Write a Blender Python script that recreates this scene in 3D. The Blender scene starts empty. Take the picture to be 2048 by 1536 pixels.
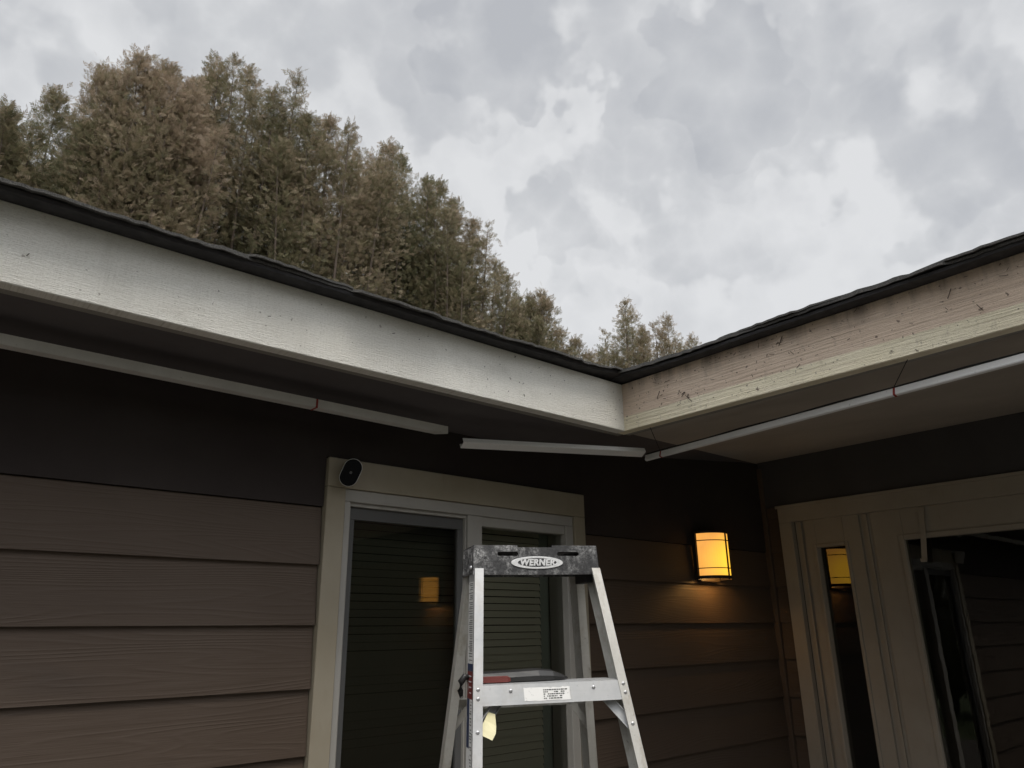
import bpy, bmesh, math, random
import numpy as np
from mathutils import Matrix, Vector
random.seed(7)
sc = bpy.context.scene
E = 1.55                      # eye height; builder z values are relative to the eye
# ------------------------------------------------------------------ camera
cam_d = bpy.data.cameras.new('camera'); cam = bpy.data.objects.new('camera', cam_d); sc.collection.objects.link(cam)
sc.camera = cam
right = Vector((0.76005, -0.64975, -0.01214)); down = Vector((-0.19985, -0.25146, 0.94701)); fwd = Vector((0.61837, 0.71735, 0.32098))
up = down                     # camera up axis
Mx = Matrix((right, up, -fwd)).transposed().to_4x4(); Mx.translation = (0, 0, E)
cam.matrix_world = Mx
cam_d.sensor_width = 36; cam_d.lens = 36 * 1456.64 / 2048
cam_d.clip_start = 0.05; cam_d.clip_end = 2000
# ------------------------------------------------------------------ exposure
sc.view_settings.view_transform = 'Standard'; sc.view_settings.look = 'None'
sc.view_settings.exposure = 0.72; sc.view_settings.gamma = 1
sc.view_settings.use_curve_mapping = False
# ------------------------------------------------------------------ sun
SUN_EL, SUN_AZ = math.radians(66), math.radians(203)      # azimuth clockwise from +y
sd = bpy.data.lights.new('sun', 'SUN'); sd.energy = 1.5; sd.angle = math.radians(25); sd.color = (1, .93, .82)
sun = bpy.data.objects.new('sun', sd); sc.collection.objects.link(sun)
sv = Vector((math.sin(SUN_AZ)*math.cos(SUN_EL), math.cos(SUN_AZ)*math.cos(SUN_EL), math.sin(SUN_EL)))
sun.rotation_euler = (-sv).to_track_quat('-Z', 'Y').to_euler()
# ------------------------------------------------------------------ world: overcast mammatus sky
w = bpy.data.worlds.new('World'); sc.world = w; w.use_nodes = True
nt = w.node_tree; nt.nodes.clear()
def N(t, **kw):
    n = nt.nodes.new(t)
    for k, v in kw.items(): setattr(n, k, v)
    return n
def link(a, b): nt.links.new(a, b)
def math_n(op, a, b=None, c=None, clamp=False):
    n = N('ShaderNodeMath', operation=op); n.use_clamp = clamp
    for i, v in enumerate((a, b, c)):
        if v is None: continue
        if hasattr(v, 'is_linked') or hasattr(v, 'links'): link(v, n.inputs[i])
        else: n.inputs[i].default_value = v
    return n.outputs[0]
def maprange(v, a, b, c=0., d=1., smooth=True):
    n = N('ShaderNodeMapRange'); n.interpolation_type = 'SMOOTHSTEP' if smooth else 'LINEAR'
    link(v, n.inputs['Value'])
    for k, x in zip(('From Min', 'From Max', 'To Min', 'To Max'), (a, b, c, d)): n.inputs[k].default_value = x
    return n.outputs[0]
tc = N('ShaderNodeTexCoord')
sky = N('ShaderNodeTexSky', sky_type='NISHITA'); sky.sun_disc = False
sky.sun_elevation = SUN_EL; sky.sun_rotation = SUN_AZ
bg1 = N('ShaderNodeBackground'); link(sky.outputs[0], bg1.inputs[0]); bg1.inputs[1].default_value = 0.1
sep = N('ShaderNodeSeparateXYZ'); link(tc.outputs['Generated'], sep.inputs[0])
zz = math_n('MAXIMUM', math_n('ADD', sep.outputs[2], .12), .05)
cmb = N('ShaderNodeCombineXYZ')
link(math_n('DIVIDE', sep.outputs[0], zz), cmb.inputs[0]); link(math_n('DIVIDE', sep.outputs[1], zz), cmb.inputs[1])
P = cmb.outputs[0]
def noise(vec, scale, detail=4, rough=.5, dist=0.):
    n = N('ShaderNodeTexNoise'); link(vec, n.inputs['Vector']); n.inputs['Scale'].default_value = scale
    n.inputs['Detail'].default_value = detail; n.inputs['Roughness'].default_value = rough; n.inputs['Distortion'].default_value = dist
    return n
def warp(vec, scale, amt, detail=3):
    n = noise(vec, scale, detail)
    s = N('ShaderNodeVectorMath', operation='SUBTRACT'); link(n.outputs['Color'], s.inputs[0]); s.inputs[1].default_value = (.5, .5, .5)
    m = N('ShaderNodeVectorMath', operation='SCALE'); link(s.outputs[0], m.inputs[0]); m.inputs['Scale'].default_value = amt
    a = N('ShaderNodeVectorMath', operation='ADD'); link(vec, a.inputs[0]); link(m.outputs[0], a.inputs[1])
    return a.outputs[0]
D0 = tc.outputs['Generated']
Dw = warp(warp(D0, 5, .032, 2), 15, .022, 3)
def pdir(x, y):               # world direction of a cloud centre
    v = right*(x-1024) + up*(768-y) + fwd*1456.64
    return v.normalized()
# broad grey masses (direction, radius in degrees, depth)
puffs = [(1040, 70, 4.6, .95), (960, 110, 3.8, .6), (790, 225, 4.2, .62), (860, 190, 3.4, .5), (690, 170, 4.6, .45), (1455, 125, 3.8, .9), (1340, 90, 4.4, .62), (1390, 170, 3.4, .6), (1560, 190, 5.0, .72), (1660, 250, 4.6, .75),
 (1480, 255, 3.0, .6), (1830, 290, 5.4, .85), (1730, 345, 4.0, .8), (1930, 240, 4.2, .5), (1200, 150, 2.8, .62), (1130, 200, 3.0, .66), (1085, 395, 3.0, .62), (1160, 350, 3.6, .5), (1270, 370, 4.2, .55), (1390, 440, 4.0, .50),
 (1230, 470, 3.2, .35), (640, 60, 6, .5), (520, 180, 5, .45), (420, 60, 5, .35), (190, 60, 4.4, .5), (110, 20, 4, .35), (1210, 20, 5, .62), (1800, 30, 4.6, .5), (1620, 60, 5, .5), (1980, 400, 4.2, .5), (1870, 420, 3.2, .4), (740, 10, 4, .5), (1000, 290, 3.4, .3), (1560, 420, 3.6, .28), (300, 160, 5, .3), (1320, 265, 3.4, .5), (1640, 400, 5, .42), (1130, 290, 4, .3)]
tot = None
for (x, y, r, d) in puffs:
    dp = N('ShaderNodeVectorMath', operation='DOT_PRODUCT'); link(Dw, dp.inputs[0]); dp.inputs[1].default_value = pdir(x, y)
    m = maprange(dp.outputs['Value'], math.cos(math.radians(r*1.3)), math.cos(math.radians(r*.35)), 0, d)
    if tot is None: tot = m
    else:
        n = N('ShaderNodeMath', operation='SMOOTH_MAX'); link(tot, n.inputs[0]); link(m, n.inputs[1]); n.inputs[2].default_value = .08
        tot = n.outputs[0]
n1 = noise(P, 1.3, 4, .55)
front = N('ShaderNodeVectorMath', operation='DOT_PRODUCT'); link(D0, front.inputs[0]); front.inputs[1].default_value = fwd
inv_ = maprange(front.outputs['Value'], .6, .85, 1, 0)
tot = math_n('ADD', math_n('MAXIMUM', tot, 0), math_n('MULTIPLY', inv_, maprange(n1.outputs[0], .35, .65, 0, .8)))
# hanging pouches: rounded cells, dark in the middle, pale where they meet; two sizes
cellf = None
for vs_, va_, wa_ in ((10, .34, .03), (20, .30, .014), (38, .12, .006)):
    wv_ = warp(D0, vs_*1.1, wa_, 3)
    bv = N('ShaderNodeTexVoronoi', feature='F1'); link(wv_, bv.inputs['Vector']); bv.inputs['Scale'].default_value = vs_
    dd = math_n('MULTIPLY', bv.outputs['Distance'], bv.outputs['Distance'])
    t_ = math_n('MULTIPLY', math_n('SUBTRACT', .24, dd), va_*1.5)
    cellf = t_ if cellf is None else math_n('ADD', cellf, t_)
n3 = noise(D0, 14, 7, .62, .3)
tot = math_n('ADD', tot, cellf)
tot = math_n('ADD', tot, math_n('MULTIPLY', math_n('SUBTRACT', n3.outputs[0], .5), .75))
lb = N('ShaderNodeVectorMath', operation='DOT_PRODUCT'); link(D0, lb.inputs[0]); lb.inputs[1].default_value = pdir(1480, 600)
tot = math_n('ADD', math_n('MULTIPLY', tot, .80), math_n('SUBTRACT', .17, maprange(lb.outputs['Value'], .90, 1, 0, .12)))
cr = N('ShaderNodeValToRGB'); link(tot, cr.inputs[0])
cr.color_ramp.interpolation = 'LINEAR'
e = cr.color_ramp.elements; e[0].position = .0; e[0].color = (.735, .76, .81, 1); e[1].position = 1.; e[1].color = (.48, .505, .56, 1)
k = cr.color_ramp.elements.new(.24); k.color = (.68, .705, .755, 1); k = cr.color_ramp.elements.new(.5); k.color = (.595, .62, .67, 1)
# out-of-view sky shaped to light the fascias and dim the walls; in-view scaled apart
inview = maprange(front.outputs['Value'], .40, .74, 0, 1)
gz = math_n('ADD', math_n('MULTIPLY', math_n('MAXIMUM', sep.outputs[2], 0), 2.1), .25)
gain = math_n('ADD', math_n('MULTIPLY', gz, math_n('SUBTRACT', 1, inview)), math_n('MULTIPLY', inview, .63))
wm = N('ShaderNodeMix', data_type='RGBA', blend_type='MULTIPLY'); wm.inputs[0].default_value = 1; link(cr.outputs[0], wm.inputs[6]); wm.inputs[7].default_value = (1, .975, .925, 1)
sc1 = N('ShaderNodeVectorMath', operation='SCALE'); link(wm.outputs[2], sc1.inputs[0]); link(gain, sc1.inputs['Scale'])
bg2 = N('ShaderNodeBackground'); link(sc1.outputs[0], bg2.inputs[0]); bg2.inputs[1].default_value = 1.0
mx = N('ShaderNodeMixShader'); mx.inputs[0].default_value = .95
link(bg1.outputs[0], mx.inputs[1]); link(bg2.outputs[0], mx.inputs[2])
wo = N('ShaderNodeOutputWorld'); link(mx.outputs[0], wo.inputs[0])

# ------------------------------------------------------------------ materials
class MT:
    def __init__(s, name):
        s.m = bpy.data.materials.new(name); s.m.use_nodes = True; s.t = s.m.node_tree
        s.b = s.t.nodes['Principled BSDF']; s.out = s.t.nodes['Material Output']
        s.tc = s.t.nodes.new('ShaderNodeTexCoord').outputs['Object']
    def n(s, t, **kw):
        n = s.t.nodes.new(t)
        for k, v in kw.items(): setattr(n, k, v)
        return n
    def l(s, a, b): s.t.links.new(a, b)
    def mapping(s, scale=(1, 1, 1), loc=(0, 0, 0), rot=(0, 0, 0)):
        n = s.n('ShaderNodeMapping'); s.l(s.tc, n.inputs[0]); n.inputs['Scale'].default_value = scale
        n.inputs['Location'].default_value = loc; n.inputs['Rotation'].default_value = rot
        return n.outputs[0]
    def noise(s, vec, scale, detail=4, rough=.5, dist=0):
        n = s.n('ShaderNodeTexNoise'); s.l(vec, n.inputs['Vector']); n.inputs['Scale'].default_value = scale
        n.inputs['Detail'].default_value = detail; n.inputs['Roughness'].default_value = rough; n.inputs['Distortion'].default_value = dist
        return n.outputs[0]
    def ramp(s, v, stops, interp='LINEAR'):
        n = s.n('ShaderNodeValToRGB'); s.l(v, n.inputs[0]); n.color_ramp.interpolation = interp
        e = n.color_ramp.elements
        while len(e) < len(stops): e.new(.5)
        for el, (p, c) in zip(e, stops):
            el.position = p; el.color = (c, c, c, 1) if isinstance(c, (int, float)) else (*c, 1)
        return n.outputs[0]
    def mix(s, f, a, b, mode='MIX'):
        n = s.n('ShaderNodeMix', data_type='RGBA', blend_type=mode)
        for i, v in ((0, f), (6, a), (7, b)):
            if isinstance(v, (int, float)): n.inputs[i].default_value = v
            elif isinstance(v, tuple): n.inputs[i].default_value = (*v, 1)
            else: s.l(v, n.inputs[i])
        return n.outputs[2]
    def math(s, op, a, b):
        n = s.n('ShaderNodeMath', operation=op)
        for i, v in ((0, a), (1, b)):
            if isinstance(v, (int, float)): n.inputs[i].default_value = v
            else: s.l(v, n.inputs[i])
        return n.outputs[0]
    def bump(s, h, strength=.3, dist=.01, prev=None):
        n = s.n('ShaderNodeBump'); s.l(h, n.inputs['Height']); n.inputs['Strength'].default_value = strength
        n.inputs['Distance'].default_value = dist
        if prev: s.l(prev, n.inputs['Normal'])
        s.l(n.outputs[0], s.b.inputs['Normal']); return n.outputs[0]
    def col(s, c):
        if isinstance(c, tuple): s.b.inputs['Base Color'].default_value = (*c, 1)
        else: s.l(c, s.b.inputs['Base Color'])
        return s
    def rough(s, r):
        if isinstance(r, (int, float)): s.b.inputs['Roughness'].default_value = r
        else: s.l(r, s.b.inputs['Roughness'])
        return s
MAT = {}
# brown fibre-cement siding with embossed grain (axis along the wall)
def siding_mat(name, axis):
    m = MT(name)
    # every course gets its own slice of the grain: course index folds into the third coordinate
    sp = m.n('ShaderNodeSeparateXYZ'); m.l(m.tc, sp.inputs[0])
    along = sp.outputs[axis]; z = sp.outputs[2]
    ci = m.math('FLOOR', m.math('DIVIDE', m.math('SUBTRACT', z, E+.024), .1785), 0)
    cb = m.n('ShaderNodeCombineXYZ'); m.l(m.math('MULTIPLY', m.math('ADD', along, m.math('MULTIPLY', ci, 3.7)), .09), cb.inputs[0])
    m.l(z, cb.inputs[1]); m.l(m.math('MULTIPLY', ci, 1.37), cb.inputs[2])
    nz = m.noise(cb.outputs[0], 5.5, 2, .5)
    g = m.math('MULTIPLY', m.math('ADD', m.math('MULTIPLY', z, 1.6), nz), 60)
    saw = m.math('SINE', m.math('MULTIPLY', g, 3.1), 0)
    cb2 = m.n('ShaderNodeCombineXYZ'); m.l(m.math('MULTIPLY', along, 9.), cb2.inputs[0]); m.l(m.math('MULTIPLY', z, 260), cb2.inputs[1])
    fine = m.noise(cb2.outputs[0], 1, 3, .6)
    h = m.math('ADD', m.math('MULTIPLY', m.math('POWER', m.math('MULTIPLY', m.math('ADD', saw, 1), .5), 3), .6), m.math('MULTIPLY', fine, .9))
    big = m.noise(m.tc, 1.3, 3, .6)
    patch = m.noise(m.mapping((1, 1, 1.6)), 3.2, 2, .5)
    c = m.mix(m.ramp(big, [(.3, 0), (.7, 1)]), (.080, .056, .041), (.101, .074, .056))
    c = m.mix(m.ramp(patch, [(.66, 0), (.76, .35)]), c, (.058, .044, .036))
    m.col(c).rough(.62); m.b.inputs['Specular IOR Level'].default_value = .35
    m.bump(h, .42, .0018)
    return m.m
MAT['siding_a'] = siding_mat('brown_siding_long_wall', 0)
MAT['siding_b'] = siding_mat('brown_siding_entry_wall', 1)
# white rough-sawn fascia
def fascia_mat(name, axis, wood):
    m = MT(name)
    sp = m.n('ShaderNodeSeparateXYZ'); m.l(m.tc, sp.inputs[0]); along = sp.outputs[axis]; z = sp.outputs[2]
    def v(a, b, c=0.):
        cb = m.n('ShaderNodeCombineXYZ'); m.l(m.math('MULTIPLY', along, a), cb.inputs[0]); m.l(m.math('MULTIPLY', z, b), cb.inputs[1]); cb.inputs[2].default_value = c
        return cb.outputs[0]
    fib = m.noise(v(22, 330), 1, 5, .7, .6); fib2 = m.noise(v(120, 420, 4), 1, 5, .75); saw = m.noise(v(230, 9, 2), 1, 2, .5)
    blot = m.noise(v(2.2, 5, 1), 1, 5, .62); run = m.noise(v(16, 1.6, 7), 1, 4, .6); speck = m.noise(v(60, 60, 3), 1, 2, .5)
    if wood:
        grain = m.noise(v(2.6, 135, 6), 1, 3, .6, .25)
        t = m.math('DIVIDE', m.math('SUBTRACT', z, E+.701), .185)      # 0 at the bottom edge, 1 at the top
        tj = m.math('ADD', t, m.math('MULTIPLY', m.math('SUBTRACT', fib, .5), .05))
        base = m.mix(m.ramp(blot, [(.35, 0), (.7, 1)]), (.66, .515, .405), (.76, .62, .50))
        base = m.mix(m.ramp(fib2, [(.45, 0), (.62, .30)]), base, (.66, .56, .44))
        cream = m.mix(m.ramp(blot, [(.4, 0), (.7, 1)]), (.78, .71, .53), (.86, .79, .62))
        c = m.mix(m.ramp(tj, [(.285, 1), (.31, 0)]), base, cream)
        c = m.mix(m.ramp(grain, [(.52, 0), (.64, .28)]), c, (.38, .29, .23))
        dirt = m.math('MULTIPLY', m.ramp(run, [(.42, 0), (.62, 1)]), m.ramp(t, [(.62, 0), (1., 1)]))
        c = m.mix(m.math('MULTIPLY', dirt, .75), c, (.16, .13, .11))
        near = m.ramp(m.math('DIVIDE', m.math('SUBTRACT', 1.725, along), .35), [(0, 1), (1, 0)])
        c = m.mix(m.math('MULTIPLY', m.math('MULTIPLY', near, m.ramp(m.noise(v(40, 22, 9), 1, 4, .6), [(.48, 0), (.62, 1)])), .8), c, (.12, .10, .09))
        c = m.mix(m.ramp(speck, [(.67, 0), (.72, .85)]), c, (.12, .09, .07))
        c = m.mix(m.ramp(m.noise(v(30, 12, 5), 1, 5, .7), [(.58, 0), (.72, .45)]), c, (.30, .24, .19))
    else:
        c = m.mix(m.ramp(blot, [(.3, 0), (.7, 1)]), (.78, .76, .70), (.88, .87, .82))
        c = m.mix(m.ramp(fib2, [(.5, 0), (.66, .55)]), c, (.50, .48, .41))
        c = m.mix(m.ramp(run, [(.58, 0), (.74, .24)]), c, (.50, .48, .42))
        c = m.mix(m.ramp(m.noise(v(5, 7, 5), 1, 6, .7), [(.55, 0), (.75, .40)]), c, (.48, .46, .40))
        c = m.mix(m.ramp(speck, [(.71, 0), (.74, .7)]), c, (.30, .27, .23))
        near = m.ramp(m.math('DIVIDE', m.math('SUBTRACT', 2.04, along), .35), [(0, 1), (1, 0)])
        c = m.mix(m.math('MULTIPLY', m.math('MULTIPLY', near, m.ramp(m.noise(v(40, 22, 9), 1, 4, .6), [(.5, 0), (.66, 1)])), .7), c, (.22, .20, .18))
    m.col(c).rough(.7); m.b.inputs['Specular IOR Level'].default_value = .25
    h = m.math('ADD', m.math('MULTIPLY', fib, 1.0), m.math('MULTIPLY', fib2, .55))
    h = m.math('ADD', h, m.math('MULTIPLY', saw, .25))
    if wood: h = m.math('SUBTRACT', h, m.math('MULTIPLY', grain, 1.6))
    m.bump(h, .9, .0055 if wood else .0045)
    return m.m
MAT['fascia_white'] = fascia_mat('white_rough_sawn_paint', 0, False)
MAT['fascia_wood'] = fascia_mat('bare_rough_sawn_wood', 1, True)
def paint(name, c1, c2, r=.55, sc_=3., grain=None, bumpd=.0008, spec=.3):
    m = MT(name); a = m.noise(m.tc, sc_, 5, .6)
    c = m.mix(m.ramp(a, [(.35, 0), (.7, 1)]), c1, c2)
    g = m.noise(m.mapping(grain or (60, 60, 60)), 1, 4, .6)
    c = m.mix(m.ramp(g, [(.6, 0), (.75, .18)]), c, tuple(x*.55 for x in c1))
    m.col(c).rough(r); m.b.inputs['Specular IOR Level'].default_value = spec
    m.bump(g, .5, bumpd); return m.m
MAT['soffit_a'] = paint('grey_soffit', (.10, .090, .093), (.13, .120, .122), .8)  # darker than the entry soffit: its deeper shade is put into the colour
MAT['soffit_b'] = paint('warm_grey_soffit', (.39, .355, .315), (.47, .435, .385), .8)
MAT['soffit_trim'] = paint('soffit_trim', (.24, .225, .205), (.29, .275, .25), .75)
MAT['frieze'] = paint('dark_frieze_paint', (.062, .058, .062), (.075, .071, .075), .7)
MAT['frieze_dark'] = paint('near_black_frieze', (.034, .026, .025), (.045, .036, .033), .75)  # near-black colour stands in for the shade under the long eave
MAT['casing'] = paint('cream_trim_paint', (.31, .27, .20), (.37, .33, .26), .6, grain=(25, 25, 8))
MAT['entry_trim'] = paint('cream_entry_paint', (.33, .29, .24), (.385, .345, .295), .5, grain=(10, 40, 10))
MAT['vinyl'] = paint('white_vinyl', (.36, .345, .32), (.41, .395, .37), .4)
MAT['screen_frame'] = paint('grey_screen_frame', (.10, .10, .10), (.12, .12, .12), .5)
MAT['jamb'] = paint('green_grey_jamb', (.22, .25, .22), (.26, .29, .26), .6)
MAT['gasket'] = paint('black_gasket', (.02, .02, .02), (.03, .03, .03), .6)
MAT['interior'] = paint('dark_interior', (.05, .045, .04), (.06, .055, .05), .9)
MAT['concrete'] = paint('patio_concrete', (.09, .082, .074), (.12, .11, .10), .9, 1.2, bumpd=.003)
# asphalt shingle
m = MT('asphalt_shingle'); g = m.noise(m.tc, 420, 2, .8); b = m.noise(m.mapping((4, 4, 8)), 3, 5, .6)
c = m.mix(m.ramp(g, [(.35, 0), (.7, 1)]), (.035, .034, .033), (.17, .165, .158))
c = m.mix(m.ramp(b, [(.6, 0), (.75, .35)]), c, (.09, .095, .07))
m.col(c).rough(.9); m.bump(g, .8, .003); MAT['shingle'] = m.m
m = MT('black_drip_board'); g = m.noise(m.mapping((6, 6, 40)), 6, 5, .6)
m.col(m.mix(m.ramp(g, [(.4, 0), (.7, 1)]), (.022, .021, .024), (.045, .043, .046))).rough(.75); m.bump(g, .4, .003); MAT['drip'] = m.m
# metals
def metal(name, c1, c2, r1, r2, streak=(3, 3, 60), metallic=.6, bumpd=.0003, dirt=.0):
    m = MT(name); a = m.noise(m.mapping(streak), 4, 5, .65); b = m.noise(m.tc, 9, 5, .65); s = m.noise(m.tc, 70, 3, .7)
    c = m.mix(m.ramp(b, [(.35, 0), (.7, 1)]), c1, c2)
    c = m.mix(m.ramp(s, [(.66, 0), (.74, .6)]), c, tuple(x*.45 for x in c1))
    if dirt: c = m.mix(m.math('MULTIPLY', m.ramp(m.noise(m.mapping((30, 30, 14), (5, 1, 2)), 1, 5, .7), [(.5, 0), (.68, 1)]), dirt), c, (.30, .26, .20))
    m.col(c); m.b.inputs['Metallic'].default_value = metallic
    m.rough(m.ramp(a, [(.3, r1), (.7, r2)])); m.bump(a, .3, bumpd); return m.m
MAT['alu'] = metal('brushed_aluminium', (.42, .43, .44), (.54, .54, .54), .42, .58, dirt=.22)
MAT['alu_dirty'] = metal('dirty_aluminium', (.48, .47, .44), (.60, .59, .56), .48, .64, dirt=.55)
MAT['rivet'] = metal('rivet_steel', (.55, .56, .58), (.72, .72, .74), .25, .4)
MAT['channel'] = metal('painted_channel', (.56, .55, .52), (.66, .65, .62), .45, .6, (60, 60, 3), 0.)
MAT['channel_skylit'] = metal('painted_channel_skylit', (.78, .78, .78), (.85, .85, .85), .45, .6, (60, 60, 3), 0.)  # lighter copy of the channel paint: skylight on exposed faces put into the colour
MAT['black_metal'] = paint('bronze_black_metal', (.022, .016, .012), (.035, .026, .02), .45)
MAT['red_band'] = paint('red_band', (.28, .035, .025), (.34, .05, .04), .6)
MAT['cable'] = paint('black_cable', (.02, .02, .02), (.03, .03, .03), .6)
MAT['white_plastic'] = paint('white_plastic', (.70, .70, .69), (.74, .74, .73), .35)
m = MT('glossy_black'); m.col((.004, .004, .006)).rough(.35); m.b.inputs['Specular IOR Level'].default_value = .15; MAT['gloss_black'] = m.m
# scuffed black plastic cap
m = MT('scuffed_black_plastic')
a = m.noise(m.tc, 22, 6, .72, .4); b = m.noise(m.tc, 150, 4, .8); d = m.noise(m.mapping((1, 1, 1), (3, 2, 1)), 9, 4, .6, .8)
f = m.math('MULTIPLY', m.ramp(a, [(.42, .12), (.62, 1)]), m.ramp(b, [(.38, 0), (.62, 1)]))
f = m.math('MAXIMUM', f, m.math('MULTIPLY', m.ramp(m.noise(m.mapping((16, 16, 40), (2, 5, 4)), 1, 5, .7, 1.2), [(.66, 0), (.69, 1)]), .9))
f = m.math('MULTIPLY', f, m.ramp(d, [(.38, .15), (.6, 1)]))
m.col(m.mix(f, (.022, .022, .024), (.50, .50, .50))).rough(.55); m.bump(a, .4, .001); MAT['cap'] = m.m
m = MT('silver_logo'); a = m.noise(m.tc, 160, 3, .7); m.col(m.mix(m.ramp(a, [(.4, 0), (.7, 1)]), (.58, .59, .60), (.72, .72, .73))).rough(.5); MAT['logo'] = m.m
m = MT('logo_field'); a = m.noise(m.tc, 200, 3, .7); m.col(m.mix(m.ramp(a, [(.45, 0), (.65, 1)]), (.03, .03, .033), (.12, .12, .125))).rough(.6); MAT['logo_field'] = m.m
def sticker(name, c, worn):
    m = MT(name); a = m.noise(m.tc, 60, 5, .7)
    m.col(m.mix(m.ramp(a, [(.60, 0), (.66, worn)]), c, (.42, .42, .42))).rough(.5); return m.m
MAT['sticker_white'] = sticker('worn_white_sticker', (.72, .72, .71), .8)
MAT['sticker_red'] = sticker('red_sticker', (.16, .025, .022), .5)
MAT['sticker_navy'] = sticker('navy_sticker', (.02, .035, .09), .2)
MAT['ink'] = sticker('black_ink', (.02, .02, .02), .3)
MAT['tag'] = paint('pale_yellow_tape', (.66, .61, .36), (.74, .70, .48), .6)
MAT['tool_black'] = paint('scuffed_tool_black', (.015, .015, .016), (.05, .05, .05), .35)
MAT['tool_red'] = paint('dull_red_plastic', (.12, .03, .026), (.15, .038, .033), .5)
# glass: mirror sheen by Fresnel over see-through
def glass(name, tint, boost=1.0, wavy=2.):
    m = MT(name); m.t.nodes.remove(m.b)
    tr = m.n('ShaderNodeBsdfTransparent'); tr.inputs[0].default_value = (*tint, 1)
    gl = m.n('ShaderNodeBsdfGlossy'); gl.inputs['Roughness'].default_value = .01; gl.inputs[0].default_value = (1, .98, .95, 1)
    bp = m.n('ShaderNodeBump'); m.l(m.noise(m.tc, wavy, 3, .6), bp.inputs['Height']); bp.inputs['Strength'].default_value = .08; bp.inputs['Distance'].default_value = .0012
    m.l(bp.outputs[0], gl.inputs['Normal'])
    fr = m.n('ShaderNodeFresnel'); fr.inputs[0].default_value = 1.52
    mn = m.math('MULTIPLY', fr.outputs[0], 1.7*boost); mn2 = m.math('MINIMUM', mn, 1)
    mx_ = m.n('ShaderNodeMixShader'); m.l(mn2, mx_.inputs[0]); m.l(tr.outputs[0], mx_.inputs[1]); m.l(gl.outputs[0], mx_.inputs[2])
    m.l(mx_.outputs[0], m.out.inputs[0]); return m.m
MAT['glass'] = glass('window_glass', (.90, .92, .88), 1.1, 3.)
MAT['door_glass'] = glass('door_glass', (.5, .52, .5), 1.2, 9.)
# insect screen: fine dark mesh, partly see-through
m = MT('insect_screen'); m.t.nodes.remove(m.b)
tr = m.n('ShaderNodeBsdfTransparent'); df = m.n('ShaderNodeBsdfDiffuse'); df.inputs[0].default_value = (.02, .02, .02, 1)
mx_ = m.n('ShaderNodeMixShader'); mx_.inputs[0].default_value = .5
m.l(tr.outputs[0], mx_.inputs[1]); m.l(df.outputs[0], mx_.inputs[2]); m.l(mx_.outputs[0], m.out.inputs[0]); MAT['screen'] = m.m
# blind slats: slightly translucent
m = MT('blind_slats'); m.t.nodes.remove(m.b)
df = m.n('ShaderNodeBsdfDiffuse'); df.inputs[0].default_value = (.50, .48, .39, 1)
tl = m.n('ShaderNodeBsdfTranslucent'); tl.inputs[0].default_value = (.5, .45, .35, 1)
mx_ = m.n('ShaderNodeMixShader'); mx_.inputs[0].default_value = .15
m.l(df.outputs[0], mx_.inputs[1]); m.l(tl.outputs[0], mx_.inputs[2]); m.l(mx_.outputs[0], m.out.inputs[0]); MAT['slat'] = m.m
# glowing amber shade
def glow(name, c1, c2, s, hot=None):
    m = MT(name); a = m.noise(m.tc, 14, 4, .6)
    m.col((.5, .35, .15)).rough(.35); c = m.mix(m.ramp(a, [(.35, 0), (.7, 1)]), c1, c2)
    if hot:      # the glass glows palest where the bulb stands behind it
        g = m.n('ShaderNodeVectorMath', operation='DISTANCE'); m.l(m.tc, g.inputs[0]); g.inputs[1].default_value = hot[0]
        c = m.mix(m.ramp(m.math('DIVIDE', g.outputs['Value'], .15), [(.35, 1), (1, 0)]), c, hot[1])
    m.l(c, m.b.inputs['Emission Color']); m.b.inputs['Emission Strength'].default_value = s
    return m.m
HOT = (.035, -.12, .10)
MAT['shade'] = glow('amber_glass_lit', (.54, .235, .045), (.60, .265, .055), 1.0, (HOT, (.86, .46, .036)))
MAT['shade_bright'] = glow('amber_glass_lit_strong', (.9, .40, .06), (1, .42, .06), .5)
MAT['bulb'] = glow('lit_bulb', (1, .85, .5), (1, .9, .6), 2.0)
# foliage
m = MT('cedar_foliage'); at = m.n('ShaderNodeAttribute', attribute_name='tint')
c = m.ramp(at.outputs['Fac'], [(0, (.095, .102, .055)), (.35, (.165, .158, .088)), (.6, (.24, .205, .13)), (.85, (.31, .24, .17)), (1, (.37, .29, .22))])
m.col(c).rough(.7); m.b.inputs['Specular IOR Level'].default_value = .25
tl = m.n('ShaderNodeBsdfTranslucent'); m.l(c, tl.inputs[0]); mx_ = m.n('ShaderNodeMixShader'); mx_.inputs[0].default_value = .35
m.l(m.b.outputs[0], mx_.inputs[1]); m.l(tl.outputs[0], mx_.inputs[2]); m.l(mx_.outputs[0], m.out.inputs[0]); MAT['leaf'] = m.m
m = MT('cedar_bark'); a = m.noise(m.mapping((12, 12, 1.5)), 5, 5, .7); m.col(m.mix(a, (.07, .05, .04), (.16, .125, .10))).rough(.9); m.bump(a, .8, .02); MAT['bark'] = m.m
m = MT('needle_litter'); m.col((.05, .035, .025)).rough(.9); MAT['litter'] = m.m
m = MT('lawn_grass'); a = m.noise(m.tc, 3, 6, .7); m.col(m.mix(a, (.035, .055, .02), (.08, .10, .04))).rough(.95); m.bump(a, .6, .03); MAT['lawn'] = m.m

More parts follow.
